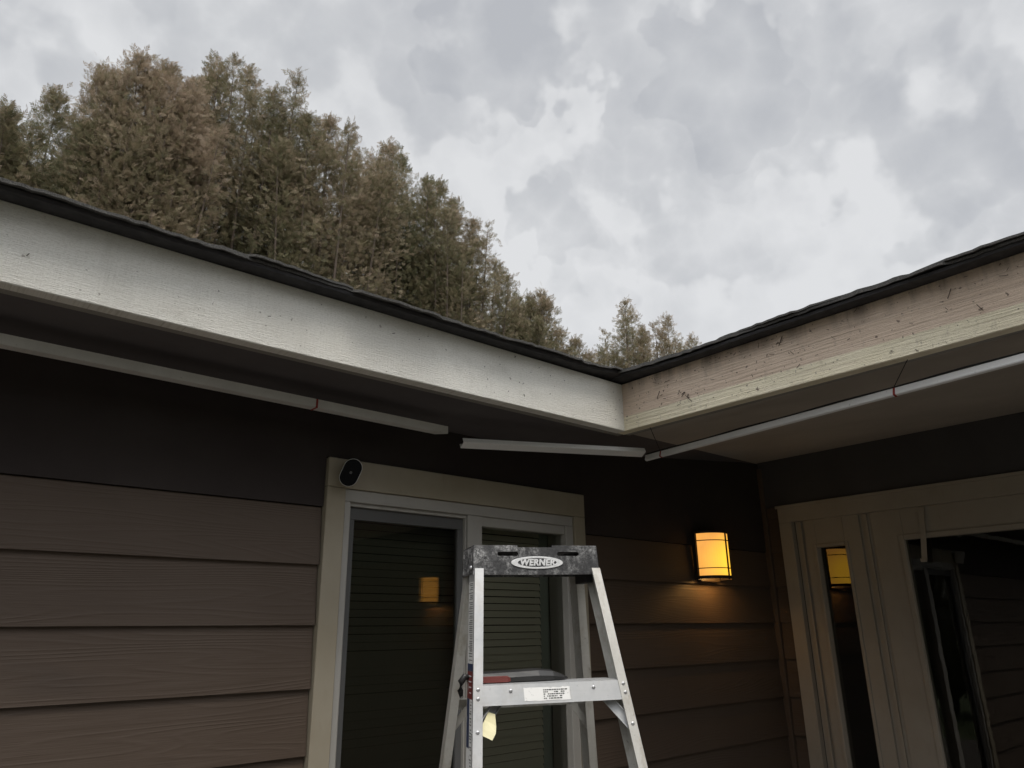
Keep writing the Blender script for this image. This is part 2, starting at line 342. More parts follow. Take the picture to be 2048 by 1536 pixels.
# ------------------------------------------------------------------ builders
col = sc.collection
class MB:
    """collects shapes; z given relative to the eye unless local=True"""
    def __init__(s, local=False): s.bm = bmesh.new(); s.local = local
    def box(s, x0, x1, y0, y1, z0, z1, bev=0., seg=1):
        r = bmesh.ops.create_cube(s.bm, size=1)
        vs = r['verts']
        bmesh.ops.transform(s.bm, verts=vs, matrix=Matrix.Translation(((x0+x1)/2, (y0+y1)/2, (z0+z1)/2)) @ Matrix.Diagonal((x1-x0, y1-y0, z1-z0, 1)))
        if bev:
            es = list({e for v in vs for e in v.link_edges})
            bmesh.ops.bevel(s.bm, geom=es, offset=bev, segments=seg, profile=.5, affect='EDGES')
        return s
    def loft(s, polys, caps=True):
        rows = [[s.bm.verts.new(p) for p in poly] for poly in polys]
        n = len(rows[0])
        for a, b in zip(rows, rows[1:]):
            for i in range(n):
                s.bm.faces.new((a[i], a[(i+1) % n], b[(i+1) % n], b[i]))
        if caps: s.bm.faces.new(rows[0][::-1]); s.bm.faces.new(rows[-1])
        return s
    def quad(s, *p): s.bm.faces.new([s.bm.verts.new(q) for q in p]); return s
    def bar(s, a, b, w, h, upv=(0, 0, 1)):
        a, b = Vector(a), Vector(b); d = (b-a).normalized(); u = Vector(upv); r = d.cross(u).normalized(); u = r.cross(d).normalized()
        pl = [[c + r*sx*w/2 + u*sy*h/2 for sx, sy in ((-1, -1), (1, -1), (1, 1), (-1, 1))] for c in (a, b)]
        return s.loft(pl)
    def tube(s, pts, r, n=10, caps=True):
        pts = [Vector(p) for p in pts]; rr = r if isinstance(r, (list, tuple)) else [r]*len(pts)
        rings = []
        ref = Vector((0, 0, 1))
        for i, p in enumerate(pts):
            d = (pts[min(i+1, len(pts)-1)] - pts[max(i-1, 0)]).normalized()
            if abs(d.dot(ref)) > .95: ref_ = Vector((1, 0, 0))
            else: ref_ = ref
            a = d.cross(ref_).normalized(); b = a.cross(d)
            rings.append([p + (a*math.cos(t) + b*math.sin(t))*rr[i] for t in [2*math.pi*k/n for k in range(n)]])
        return s.loft(rings, caps)
    def dome(s, c, nrm, r, h):
        nrm = Vector(nrm).normalized(); a = nrm.orthogonal().normalized(); b = nrm.cross(a); c = Vector(c)
        rings = [[c + nrm*h*math.sin(t) + (a*math.cos(q) + b*math.sin(q))*r*math.cos(t) for q in [2*math.pi*k/12 for k in range(12)]] for t in (0, .35, .75, 1.15, 1.5)]
        return s.loft(rings)
    def build(s, name, mat, parent=None, smooth=False, origin=None):
        bmesh.ops.recalc_face_normals(s.bm, faces=s.bm.faces)
        me = bpy.data.meshes.new(name)
        off = Vector((0, 0, 0 if s.local else E))
        if origin is not None: off -= Vector(origin)
        elif parent is not None and not s.local: off -= wloc(parent)
        bmesh.ops.translate(s.bm, verts=s.bm.verts, vec=off)
        s.bm.to_mesh(me); s.bm.free()
        me.materials.append(MAT[mat])
        if smooth:
            for p in me.polygons: p.use_smooth = True
        o = bpy.data.objects.new(name, me); col.objects.link(o)
        if parent is not None: o.parent = parent
        if origin is not None: o.location = origin
        return o
def wloc(o):
    v = Vector((0, 0, 0))
    while o is not None: v += o.location; o = o.parent
    return v
def thing(name, label, cat, loc=(0, 0, 0), group=None):
    o = bpy.data.objects.new(name, None); col.objects.link(o); o.location = loc; o.empty_display_size = .2
    o['label'] = label; o['category'] = cat
    if group: o['group'] = group
    return o
def part(name, parent):       # a part that is only a holder for its sub-parts is avoided: use the first mesh as holder
    return None

# ------------------------------------------------------------------ ground
def ground(name, x0, x1, y0, y1, z, mat):
    b = MB(True); b.quad((x0, y0, z), (x1, y0, z), (x1, y1, z), (x0, y1, z)); o = b.build(name, mat); o['kind'] = 'structure'; return o
ground('ground', -400, 400, -400, 400, -.02, 'lawn')
ground('patio', -5, 3.69, -5, 2.17, -.012, 'concrete')

# ------------------------------------------------------------------ house
XB, YA = 3.69, 2.17           # inner faces of the two walls
FX, FY = 2.04, 1.725          # outer faces of the two fascias
ZS, ZF, ZT = .701, .886, .877 # fascia bottom, fascia top, soffit height at the entry wall
XL, YN = -6.0, -5.0           # far ends of the wings
house = thing('house', 'brown lap-sided one-storey house with cream trim and low eaves meeting in an inside corner', 'house', (XB, YA, 0))
G = -1.55
def courses(b, axis, a0, a1, z0, z1, face, out):
    """lap boards along axis between a0..a1; face = wall plane, out = -1 (towards the court)"""
    k = math.floor((z0-.024)/.1785)
    while True:
        zb = .024 + k*.1785; zt = zb + .1785; k += 1
        if zb >= z1: break
        za, zc = max(zb, z0), min(zt, z1)
        if zc - za < .004: continue
        def pj(z): return face + out*(.013*(1-(z-zb)/.1785) + .004)
        pr_ = [(pj(za), za), (pj(zc), zc), (face-out*.002, zc), (face-out*.002, za)]
        # long boards are butt-jointed with small gaps
        if axis == 0: b.loft([[(a, p, z) for p, z in pr_] for a in (a0, a1)])
        else: b.loft([[(p, a, z) for p, z in pr_] for a in (a0, a1)])
cA0, cA1, cAT = 1.060, 2.240, .543      # sliding-door casing, outer
b = MB()
courses(b, 0, XL, cA0-.004, G, .381, YA, -1); courses(b, 0, cA1+.004, XB-.0, G, .381, YA, -1)
wallA = b.build('siding', 'siding_a', house); 
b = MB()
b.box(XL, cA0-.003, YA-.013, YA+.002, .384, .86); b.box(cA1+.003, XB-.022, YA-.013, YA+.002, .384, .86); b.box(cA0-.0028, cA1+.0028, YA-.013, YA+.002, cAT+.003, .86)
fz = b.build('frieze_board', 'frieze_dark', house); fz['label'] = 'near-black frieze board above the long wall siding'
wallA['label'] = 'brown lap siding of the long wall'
b = MB()
b.box(XL, cA0+.03, YA+.003, YA+.14, G, .95); b.box(cA1-.03, XB+.15, YA+.003, YA+.14, G, .95); b.box(cA0+.03, cA1-.03, YA+.003, YA+.14, .50, .95)
b.build('wall', 'interior', house)
cB0, cB1, cBT = 2.066, .60, .618         # entry casing: outer left edge (y), right edge, top
b = MB()
courses(b, 1, cB0+.003, YA-.012, G, cBT, XB, -1); courses(b, 1, YN, cB1-.003, G, cBT, XB, -1)
sB = b.build('siding', 'siding_b', house); sB['label'] = 'brown siding beside the entry door'
b = MB(); b.box(XB-.020, XB+.001, YN, YA-.014, cBT+.003, ZT+.02, .002)
b.build('frieze_board', 'frieze', house)
b = MB(); b.box(XB-.034, XB-.003, YA-.036, YA-.004, G, .84, .003)
b.build('corner_trim', 'siding_b', house)
b = MB()
b.box(XB+.004, XB+.14, YN, cB1-.02, G, .95); b.box(XB+.004, XB+.14, cB1-.02, cB0-.02, .60, .95); b.box(XB+.004, XB+.14, cB0-.02, YA+.002, G, .95)
b.build('wall', 'interior', house)
# dark rooms behind the doors
b = MB(); y = YA+.145
b.quad((.2, y+2.5, G), (3.4, y+2.5, G), (3.4, y+2.5, .9), (.2, y+2.5, .9)); b.quad((.2, y, G), (.2, y+2.5, G), (.2, y+2.5, .9), (.2, y, .9))
b.quad((3.4, y, G), (3.4, y+2.5, G), (3.4, y+2.5, .9), (3.4, y, .9)); b.quad((.2, y, .9), (3.4, y, .9), (3.4, y+2.5, .9), (.2, y+2.5, .9)); b.quad((.2, y, G+.01), (3.4, y, G+.01), (3.4, y+2.5, G+.01), (.2, y+2.5, G+.01))
b.build('room', 'interior', house)
b = MB(); x = XB+.145
b.quad((x+2.5, 0, G), (x+2.5, 2.25, G), (x+2.5, 2.25, .9), (x+2.5, 0, .9)); b.quad((x, 2.25, G), (x+2.5, 2.25, G), (x+2.5, 2.25, .9), (x, 2.25, .9))
b.quad((x, 0, G), (x+2.5, 0, G), (x+2.5, 0, .9), (x, 0, .9)); b.quad((x, 0, .9), (x+2.5, 0, .9), (x+2.5, 2.25, .9), (x, 2.25, .9)); b.quad((x, 0, G+.01), (x+2.5, 0, G+.01), (x+2.5, 2.25, G+.01), (x, 2.25, G+.01))
b.build('room', 'interior', house)
# fascias
def board(axis, a0, a1, face, th, z0, z1, step=.05, amp=.0015):
    b = MB(); rows = []
    n = int((a1-a0)/step)
    rnd = random.Random(3)
    ph = [rnd.uniform(0, 6.28) for _ in range(6)]
    for i in range(n+1):
        a = a0 + (a1-a0)*i/n
        d = amp*(math.sin(a*2.3+ph[0]) + .6*math.sin(a*7.1+ph[1]))
        e1 = amp*.8*math.sin(a*3.1+ph[2]); r = .0022
        pts = [(face+d+r, z0+e1), (face+d, z0+e1+r), (face+d*.7, z1-r), (face+d*.7+r, z1), (face+th, z1), (face+th, z0+e1)]
        rows.append([(a, p, z) if axis == 0 else (p, a, z) for p, z in pts])
    b.loft(rows); return b
fa = board(0, XL, FX-.0005, FY, .038, ZS, ZF).build('fascia', 'fascia_white', house); fa['label'] = 'white painted rough-sawn fascia board'
fb = board(1, YN, FY+.036, FX, .038, ZS, ZF).build('fascia', 'fascia_wood', house); fb['label'] = 'peach bare-wood fascia with cream lower strip'
# soffits: level over the long wall, gently rising over the entry
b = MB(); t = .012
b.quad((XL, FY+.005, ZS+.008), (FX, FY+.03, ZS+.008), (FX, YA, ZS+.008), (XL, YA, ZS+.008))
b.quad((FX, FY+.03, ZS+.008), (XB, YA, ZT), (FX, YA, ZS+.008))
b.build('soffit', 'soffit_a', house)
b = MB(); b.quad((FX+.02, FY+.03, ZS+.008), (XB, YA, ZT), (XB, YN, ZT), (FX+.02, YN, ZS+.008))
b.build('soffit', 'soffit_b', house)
b = MB(); b.box(XL, FX+.030, FY+.0385, FY+.062, ZS-.001, ZS+.02, .002); b.box(FX+.0385, FX+.060, YN, FY+.030, ZS-.001, ZS+.02, .002)
b.build('soffit_trim', 'soffit_trim', house)
# roof: eaves of worn shingles sagging over a black drip board
def eave(axis, a0, a1, face, corner, seed):
    """wavy shingle edge following the eave; the corner end bends into the valley"""
    rnd = random.Random(seed); step = .02; n = int((a1-a0)/step)
    ph = [rnd.uniform(0, 6.28) for _ in range(8)]
    brd, top, top2 = [], [], []
    ov = .0; hold = 0; tab = 0
    for i in range(n+1):
        a = a0 + (a1-a0)*i/n
        if hold <= 0: tab = rnd.uniform(-.011, .009); hold = rnd.randint(5, 16); lift = rnd.uniform(-.0025, .004)
        hold -= 1
        wv = .006*math.sin(a*1.9+ph[0]) + .0035*math.sin(a*5.3+ph[1]) + .002*math.sin(a*17+ph[2])
        j = rnd.uniform(-.0022, .0022)
        dc = abs(a-corner)
        cz = .012*math.exp(-(dc/.12)**2)
        z0 = ZF - .002
        o1 = -.046 + wv*.5
        f = face
        brd.append([(a, f+o1, z0+wv*.5+.004+cz), (a, f+o1-.003, z0+.013+wv*.6+cz), (a, f+.10, z0+.040), (a, f+.10, z0+.003)])
        o2 = -.060 + wv*.8 + tab
        zt_ = z0+.0135+wv*.6+lift+j+cz
        top.append([(a, f+o2, zt_-.001), (a, f+o2-.001, zt_+.006), (a, f+.12, zt_+.052), (a, f+.12, zt_+.046)])
        o3 = -.050 + wv + (tab*-1.2) + .006*math.sin(a*11+ph[4])
        top2.append([(a, f+o3, zt_+.0065), (a, f+o3-.001, zt_+.0125), (a, f+.14, zt_+.062), (a, f+.14, zt_+.055)])
    def sw(rows): return rows if axis == 0 else [[(p, a, z) for a, p, z in r] for r in rows]
    return sw(brd), sw(top), sw(top2)
bA, tA, uA = eave(0, XL, FX+.06, FY, FX-.05, 5)
bB, tB, uB = eave(1, YN, FY+.06, FX, FY-.05, 9)
def rise(p): return max(p[1]-FY, p[0]-FX)*.25
# main roof planes (max of the two slopes: a valley over the inside corner)
z0 = ZF+.045
RA, RB = 4.3, 5.7             # ridge lines
b = MB()
ov = .03
def RZ(x, y): return z0 + .25*(max((min(y, 2*RA-y)-FY) if x <= 9.4 else -9, (min(x, 2*RB-x)-FX)))
# long wing
vx = FX + (RA-FY)             # valley meets the long ridge here
zr = z0+.25*(RA-FY)
b.quad((XL-.3, FY+ov, z0+.007), (FX+ov, FY+ov, z0+.007), (vx, RA, zr), (XL-.3, RA, zr))
b.quad((XL-.3, RA, zr), (vx, RA, zr), (vx+2, RA+2.6, zr-.65), (XL-.3, RA+2.6, zr-.65))
zr2 = z0+.25*(RB-FX)
b.quad((FX+ov, FY+ov, z0+.007), (FX+ov, YN-.3, z0+.007), (RB, YN-.3, zr2), (RB, FY+(RB-FX), zr2), (vx, RA, zr))
b.quad((RB, YN-.3, zr2), (RB+3.6, YN-.3, z0), (RB+3.6, 7.0, z0), (RB, 7.0, zr2))
b.quad((vx, RA, zr), (RB, FY+(RB-FX), zr2), (RB, 7.0, zr2), (vx, 7.0, zr-.1))
roof = b.build('roof', 'shingle', house)
def sub(rows_list, name, mat, parent, lab=None):
    b = MB()
    for rows in rows_list: b.loft(rows)
    o = b.build(name, mat, parent)
    if lab: o['label'] = lab
    return o
sub([bA, bB], 'drip_board', 'drip', roof)
sub([tA, tB, uA, uB], 'shingle_edge', 'shingle', roof)
# outer walls of the wings (seen only from elsewhere)
b = MB(); b.box(XL, XL+.14, YA+.15, 6.7, G, .93); b.box(XL+.15, 9.0, 6.6, 6.74, G, .93); b.box(9.0, 9.14, YN, 6.74, G, .93); b.box(XB+.15, 9.0, YN, YN+.14, G, .93)
b.build('wall', 'siding_a', house)

# ---- sliding door in the long wall
def ring(b, axis, a0, a1, z0, z1, wl, wr, wt, p0, p1, bev=.0015, wb=None):
    """frame members butted end to end: two stiles and a head (and an optional sill)"""
    def bx(u0, u1, v0, v1):
        if axis == 0: b.box(u0, u1, p0, p1, v0, v1, bev)
        else: b.box(p0, p1, u0, u1, v0, v1, bev)
    bx(a0, a0+wl, z0, z1-wt-.0005); bx(a1-wr, a1, z0, z1-wt-.0005); bx(a0, a1, z1-wt, z1)
    if wb: bx(a0+wl+.0005, a1-wr-.0005, z0, z0+wb)
b = MB(); ring(b, 0, cA0, cA1, G+.02, cAT, .066, .062, .095, YA-.030, YA+.006, .002)
casA = b.build('door_casing', 'casing', house); casA['label'] = 'cream casing around the sliding door'
b = MB(); ring(b, 0, 1.127, 2.177, G+.02, .447, .024, .042, .040, YA-.020, YA+.09, .002)
b.box(1.634, 1.700, YA-.018, YA+.07, G+.02, .4065, .002)                  # meeting stile
b.box(1.7005, 2.1345, YA-.012, YA+.05, .372, .4065, .001)                # fixed sash head
ring(b, 0, 1.152, 1.633, G+.02, .4065, .006, .006, .012, YA-.008, YA+.02, .001)
frA = b.build('sliding_door', 'vinyl', house); frA['label'] = 'white vinyl sliding door with closed blinds'
b = MB(); ring(b, 0, 1.1585, 1.6265, G+.03, .394, .022, .022, .040, YA+.004, YA+.016, .001)
b.build('screen_frame', 'screen_frame', frA)
b = MB(); b.quad((1.1805, YA+.021, G+.04), (1.604, YA+.021, G+.04), (1.604, YA+.021, .354), (1.1805, YA+.021, .354)); b.build('insect_screen', 'screen', frA)
b = MB(); b.quad((1.181, YA+.0145, G+.05), (1.604, YA+.0145, G+.05), (1.604, YA+.0145, .353), (1.181, YA+.0145, .353)); b.build('glass_pane', 'glass', frA)
b = MB(); b.quad((1.181, YA+.0175, G+.05), (1.604, YA+.0182, G+.05), (1.604, YA+.0172, .353), (1.181, YA+.0165, .353)); b.build('glass_pane', 'glass', frA)
b = MB(); b.quad((1.701, YA+.012, G+.03), (2.134, YA+.012, G+.03), (2.134, YA+.012, .371), (1.701, YA+.012, .371)); b.build('glass_pane', 'glass', frA)
b = MB(); b.box(2.1352, 2.1368, YA-.002, YA+.03, G+.03, .371); b.box(2.092, 2.16, YA+.10, YA+.13, G, .42)
b.build('inner_jamb', 'jamb', frA)
b = MB(); zc = .375
rnd = random.Random(2)
while zc > G+.05:
    tl_ = .0105+rnd.uniform(-.0008, .0008); yb = YA+.092
    dz = rnd.uniform(-.0006, .0006)
    xs_ = (1.17, 1.4, 1.63, 1.86, 2.085); pf = ((.0042, tl_+.0022), (.0, 0), (-.0034, -tl_-.0012))
    vv = [[b.bm.verts.new((x_, yb+py_+.0004*math.sin(x_*9), zc+dz+pz_)) for py_, pz_ in pf] for x_ in xs_]
    for r0, r1 in zip(vv, vv[1:]):
        for q in range(2): b.bm.faces.new((r0[q], r0[q+1], r1[q+1], r1[q]))
    zc -= .0262
bl = b.build('blind', 'slat', frA)
# ---- entry door, sidelight and casing in the other wall (y runs towards the camera)
XE = XB
b = MB()
b.box(XE-.028, XE+.01, cB0-.070, cB0, G, cBT-.0885, .002)                # left casing
b.box(XE-.028, XE+.01, cB1, cB0, cBT-.088, cBT, .002)                    # head casing
b.box(XE-.028, XE+.01, cB1, cB1+.07, G, cBT-.0885, .002)
b.box(XE-.036, XE-.0285, cB1-.01, cB0+.008, cBT-.012, cBT+.003, .001)
casB = b.build('door_casing', 'entry_trim', house); casB['label'] = 'tan casing around the entry door'
b = MB()
b.box(XE+.012, XE+.06, 1.9425, 1.9955, G, .585); b.box(XE+.012, XE+.06, 1.5965, 1.6515, G, .585)   # recessed jambs
b.box(XE+.0005, XE+.05, 1.612, 1.626, G, .5275)
b.box(XE-.006, XE+.03, 1.955, 1.966, G, .5275, .001)
b.box(XE+.016, XE+.06, .67, .72, G, .528)
b.build('door_jamb', 'entry_trim', house)
def framed_panel(b, y0, y1, z0, z1, gy0, gy1, gz0, gz1, x0, x1, bead):
    b.box(x0, x1, y0, gy0, z0, z1, .002); b.box(x0, x1, gy1, y1, z0, z1, .002)
    b.box(x0, x1, gy0+.0003, gy1-.0003, gz1, z1, .001); b.box(x0, x1, gy0+.0003, gy1-.0003, z0, gz0, .001)
    for (a0, a1, c0, c1) in ((gy0-bead, gy0-.0005, gz0-bead, gz1+bead), (gy1+.0005, gy1+bead, gz0-bead, gz1+bead)):
        b.box(x0-.008, x0+.004, a0, a1, c0, c1, .003, 2)
    b.box(x0-.008, x0+.004, gy0, gy1, gz1+.0005, gz1+bead, .003, 2); b.box(x0-.008, x0+.004, gy0, gy1, gz0-bead, gz0-.0005, .003, 2)
b = MB(); framed_panel(b, 1.652, 1.942, G, .59, 1.735, 1.883, -1.25, .388, XE-.002, XE+.04, .017)
sl = b.build('sidelight', 'entry_trim', house); sl['label'] = 'narrow sidelight left of the entry door'
b = MB(); b.quad((XE+.030, 1.735, -1.25), (XE+.030, 1.883, -1.25), (XE+.030, 1.883, .388), (XE+.030, 1.735, .388)); b.build('glass_pane', 'door_glass', sl)
b = MB(); framed_panel(b, .72, 1.596, G+.01, .59, .93, 1.453, -1.0, .386, XE+.004, XE+.046, .024)
dr = b.build('entry_door', 'entry_trim', house); dr['label'] = 'tan entry door with large dark glass'
b = MB(); b.quad((XE+.018, .93, -1.0), (XE+.018, 1.453, -1.0), (XE+.018, 1.453, .386), (XE+.018, .93, .386)); b.build('glass_pane', 'door_glass', dr)
b = MB(); b.tube([(XE+.0, .80, -.55), (XE-.05, .80, -.55)], .012); b.tube([(XE-.05, .80, -.55), (XE-.06, .80, -.55)], [.027, .02], 16); b.build('handle', 'alu', dr)

# ------------------------------------------------------------------ wreath hanger on the entry door
b = MB()
pts = [(XE-.006, 1.348, .525), (XE-.010, 1.350, .50), (XE-.010, 1.362, .385), (XE-.012, 1.372, .30), (XE-.014, 1.374, .284), (XE-.019, 1.375, .277), (XE-.024, 1.375, .282), (XE-.025, 1.375, .292)]
b.loft([[(p[0], p[1]-.012, p[2]), (p[0]-.0025, p[1]-.012, p[2]-.0005), (p[0]-.0025, p[1]+.012, p[2]-.0005), (p[0], p[1]+.012, p[2])] for p in pts])
o = b.build('wreath_hanger', 'entry_trim', None, origin=(XE-.01, 1.36, E+.4))
o['label'] = 'flat metal wreath hook hanging over the top of the entry door glass'; o['category'] = 'hook'

# ------------------------------------------------------------------ wall lamp
lamp = thing('wall_lamp', 'lit amber glass wall sconce in a dark metal cage on the brown siding', 'lamp', (3.084, YA, E+.20))
cx, cy, zb, zt, r = 3.084, YA-.042, .222, .437, .095
def arc(rad, z, n=24): return [(cx+rad*math.cos(t), cy+rad*math.sin(t)*1.0, z) for t in [math.pi+math.pi*i/n for i in range(n+1)]]
b = MB()
oa, ia = arc(r, 0), arc(r-.003, 0)
b.loft([[(p[0], p[1], zb+.012) for p in oa] + [(p[0], p[1], zb+.012) for p in ia[::-1]], [(p[0], p[1], zt-.004) for p in oa] + [(p[0], p[1], zt-.004) for p in ia[::-1]]])
b.build('shade', 'shade', lamp)
b = MB(); b.box(cx-.080, cx+.080, YA-.040, YA-.016, zb-.012, zt+.012, .004); b.build('back_plate', 'black_metal', lamp)
b = MB()
def band(z0_, z1_, rad, th=.004):
    o_, i_ = arc(rad+th, 0), arc(rad, 0)
    b.loft([[(p[0], p[1], z) for p in o_] + [(p[0], p[1], z) for p in i_[::-1]] for z in (z0_, z1_)])
b.loft([[(p[0], p[1], z) for p in arc(r+.003, 0)] for z in (zt+.001, zt+.005)]); band(zb, zb+.014, r+.001); band(zt-.004, zt+.006, r+.001); band(zb+.046, zb+.050, r+.002); band(zt-.040, zt-.036, r+.002)
for t in (math.pi*1.0, math.pi*1.5, math.pi*2.0):
    px_, py_ = cx+(r+.007)*math.cos(t), cy+(r+.007)*math.sin(t)
    b.box(px_-.003, px_+.003, py_-.003, py_+.003, zb-.004, zt+.008)
b.box(cx-.099, cx-.088, YA-.046, YA-.020, zb-.002, zt+.004); b.box(cx+.088, cx+.099, YA-.046, YA-.020, zb-.002, zt+.004)
b.build('cage', 'black_metal', lamp)
b = MB(); b.tube([(cx, cy-.02, zb+.10), (cx, cy-.02, zb+.07), (cx, cy-.02, zb+.04), (cx, cy-.02, zb+.022)], [.012, .026, .026, .010], 14); b.build('bulb', 'bulb', lamp, True)
ld = bpy.data.lights.new('bulb_light', 'POINT'); ld.energy = .8; ld.color = (1, .55, .18); ld.shadow_soft_size = .02
lo = bpy.data.objects.new('bulb_light', ld); col.objects.link(lo); lo.parent = lamp; lo.location = (0, -.075, .0)
lo.location = Vector((cx, cy-.055, E+zb+.03)) - lamp.location

# its twin on the entry wall beyond the door, outside the photo but mirrored in the sliding-door glass
r_ = lamp.copy(); col.objects.link(r_); r_.location = (XB, -.93, E+.20); r_.rotation_euler = (0, 0, -math.pi/2)
r_['label'] = 'twin amber sconce on the entry wall past the door, mirrored in the sliding-door glass'
for ch in list(lamp.children):
    c_ = ch.copy(); col.objects.link(c_); c_.parent = r_
    if ch.name.startswith('shade'):
        c_.data = ch.data.copy(); c_.data.materials.clear(); c_.data.materials.append(MAT['shade_bright'])

# ------------------------------------------------------------------ security camera on the casing corner
scm = thing('security_camera', 'pill-shaped white security camera with black face above the sliding door', 'camera', (1.13, YA-.03, E+.50))
ctr = Vector((1.108, YA-.088, .487)); ax = Vector((-.47, -.85, -.22)).normalized()
upv = (Vector((.34, -.15, .93)) - ax*Vector((.34, -.15, .93)).dot(ax)).normalized(); rt = upv.cross(ax).normalized()
def stadium(c, w_, h_, n=12):
    out = []
    for i in range(n+1): t_ = math.pi*i/n; out.append(c + rt*(w_*math.cos(t_)) + upv*(h_-w_+w_*math.sin(t_)))
    for i in range(n+1): t_ = math.pi+math.pi*i/n; out.append(c + rt*(w_*math.cos(t_)) + upv*(-(h_-w_)+w_*math.sin(t_)))
    return out
b = MB(); b.loft([stadium(ctr-ax*.055, .020, .036), stadium(ctr-ax*.045, .027, .043), stadium(ctr-ax*.01, .0295, .0455), stadium(ctr+ax*.004, .0298, .0458), stadium(ctr+ax*.006, .0292, .0452)])
b.build('housing', 'white_plastic', scm, True)
b = MB(); b.loft([stadium(ctr+ax*.005, .0285, .0445), stadium(ctr+ax*.0085, .0280, .0440), stadium(ctr+ax*.0095, .0265, .0425)]); fp = b.build('face_plate', 'gloss_black', scm)
b = MB(); b.tube([ctr+ax*.0090, ctr+ax*.0105], [.005, .0035], 14); b.build('lens', 'screen_frame', fp)
b = MB(); b.tube([ctr-ax*.05+upv*.01, Vector((1.135, YA-.032, .52))], [.010, .014], 12); b.tube([(1.135, YA-.031, .52), (1.135, YA-.026, .52)], .022, 16); b.build('mount', 'white_plastic', scm, True)

# ------------------------------------------------------------------ light channels under the soffits
def channel(name, label, a, c, w_, h_, mat, bands, cable=None, tip=0., hang=(), roll=0., grp='light channels under the soffit'):
    a, c = Vector(a), Vector(c); d = (c-a).normalized(); side = Vector((d.y, -d.x, 0)).normalized()
    if side.dot(Vector((-1, -1, 0))) < 0: side = -side     # outward, towards the court
    mid = (a+c)/2
    th = thing(name, label, 'light channel', (mid.x, mid.y, E+mid.z+h_/2), grp)
    b = MB(); n = Vector((0, 0, 1)); n = (n - d*n.dot(d)).normalized()
    cr_, sr_ = math.cos(roll), math.sin(roll); side, n = (side*cr_ + n*sr_), (n*cr_ - side*sr_)
    # outward lip, bottom and back: a hollow U opening upwards against the soffit
    def prof(p, s0, s1, n0, n1): return [p+side*s0+n*n0, p+side*s1+n*n0, p+side*s1+n*n1, p+side*s0+n*n1]
    t_ = .0016
    a2 = a - d*tip*0; c2 = c
    b.loft([prof(a, 0, t_, -h_/2, h_/2), prof(c, 0, t_, -h_/2, h_/2)])
    b.loft([[a+side*0+n*(-h_/2-t_), a-side*w_+n*(-h_/2-t_), a-side*w_+n*(-h_/2-.0001), a+side*0+n*(-h_/2-.0001)],
            [c-d*tip*0+side*0+n*(-h_/2-t_), c-d*tip-side*w_+n*(-h_/2-t_), c-d*tip-side*w_+n*(-h_/2-.0001), c+side*0+n*(-h_/2-.0001)]])
    b.loft([prof(a-side*w_, 0, t_, -h_/2, h_/2), prof(c-d*tip-side*w_, 0, t_, -h_/2, h_/2)])
    body = b.build('profile', mat, th)
    for s_ in bands:
        p = a.lerp(c, s_); q = p + d*.006
        bb = MB(); g_ = .0012
        bb.loft([[p+side*(t_+g_)+n*(-h_/2-t_-g_), p-side*(w_+g_)+n*(-h_/2-t_-g_), p-side*(w_+g_)+n*(h_/2), p+side*(t_+g_)+n*(h_/2)],
                 [q+side*(t_+g_)+n*(-h_/2-t_-g_), q-side*(w_+g_)+n*(-h_/2-t_-g_), q-side*(w_+g_)+n*(h_/2), q+side*(t_+g_)+n*(h_/2)]])
        bb.build('band', 'red_band', th)
    if cable:
        bb = MB(); bb.tube([a.lerp(c, i/30) + side*cable[0] + n*(cable[1]+.0015*math.sin(i*1.3)) for i in range(31)], .003, 8); bb.build('cable', 'cable', th, True)
    for s_ in hang:
        p = a.lerp(c, s_); bb = MB(); bb.tube([p+n*(h_/2), Vector((FX+.025, p.y-.085, ZS+.004))], .0012, 6); bb.build('hanger_wire', 'cable', th)
    return th
channel('light_channel', 'long pale channel hanging under the eave left of the corner, with a red band', (-3.0, 1.868, .648), (1.400, 1.962, .651), .032, .024, 'channel', [.8885], tip=.03)
channel('light_channel', 'loose pale channel dangling at the inside corner, dirty at its far end', (1.452, 1.945, .620), (2.180, 1.748, .655), .032, .016, 'channel_skylit', [], roll=.45)
channel('light_channel', 'bright slim channel hanging under the entry eave right of the corner, with a dark cable', (2.232, 1.790, .640), (2.02, -.45, .640), .010, .020, 'channel_skylit', [.035, .443], cable=(-.004, .017), hang=(.035, .443), roll=.3)

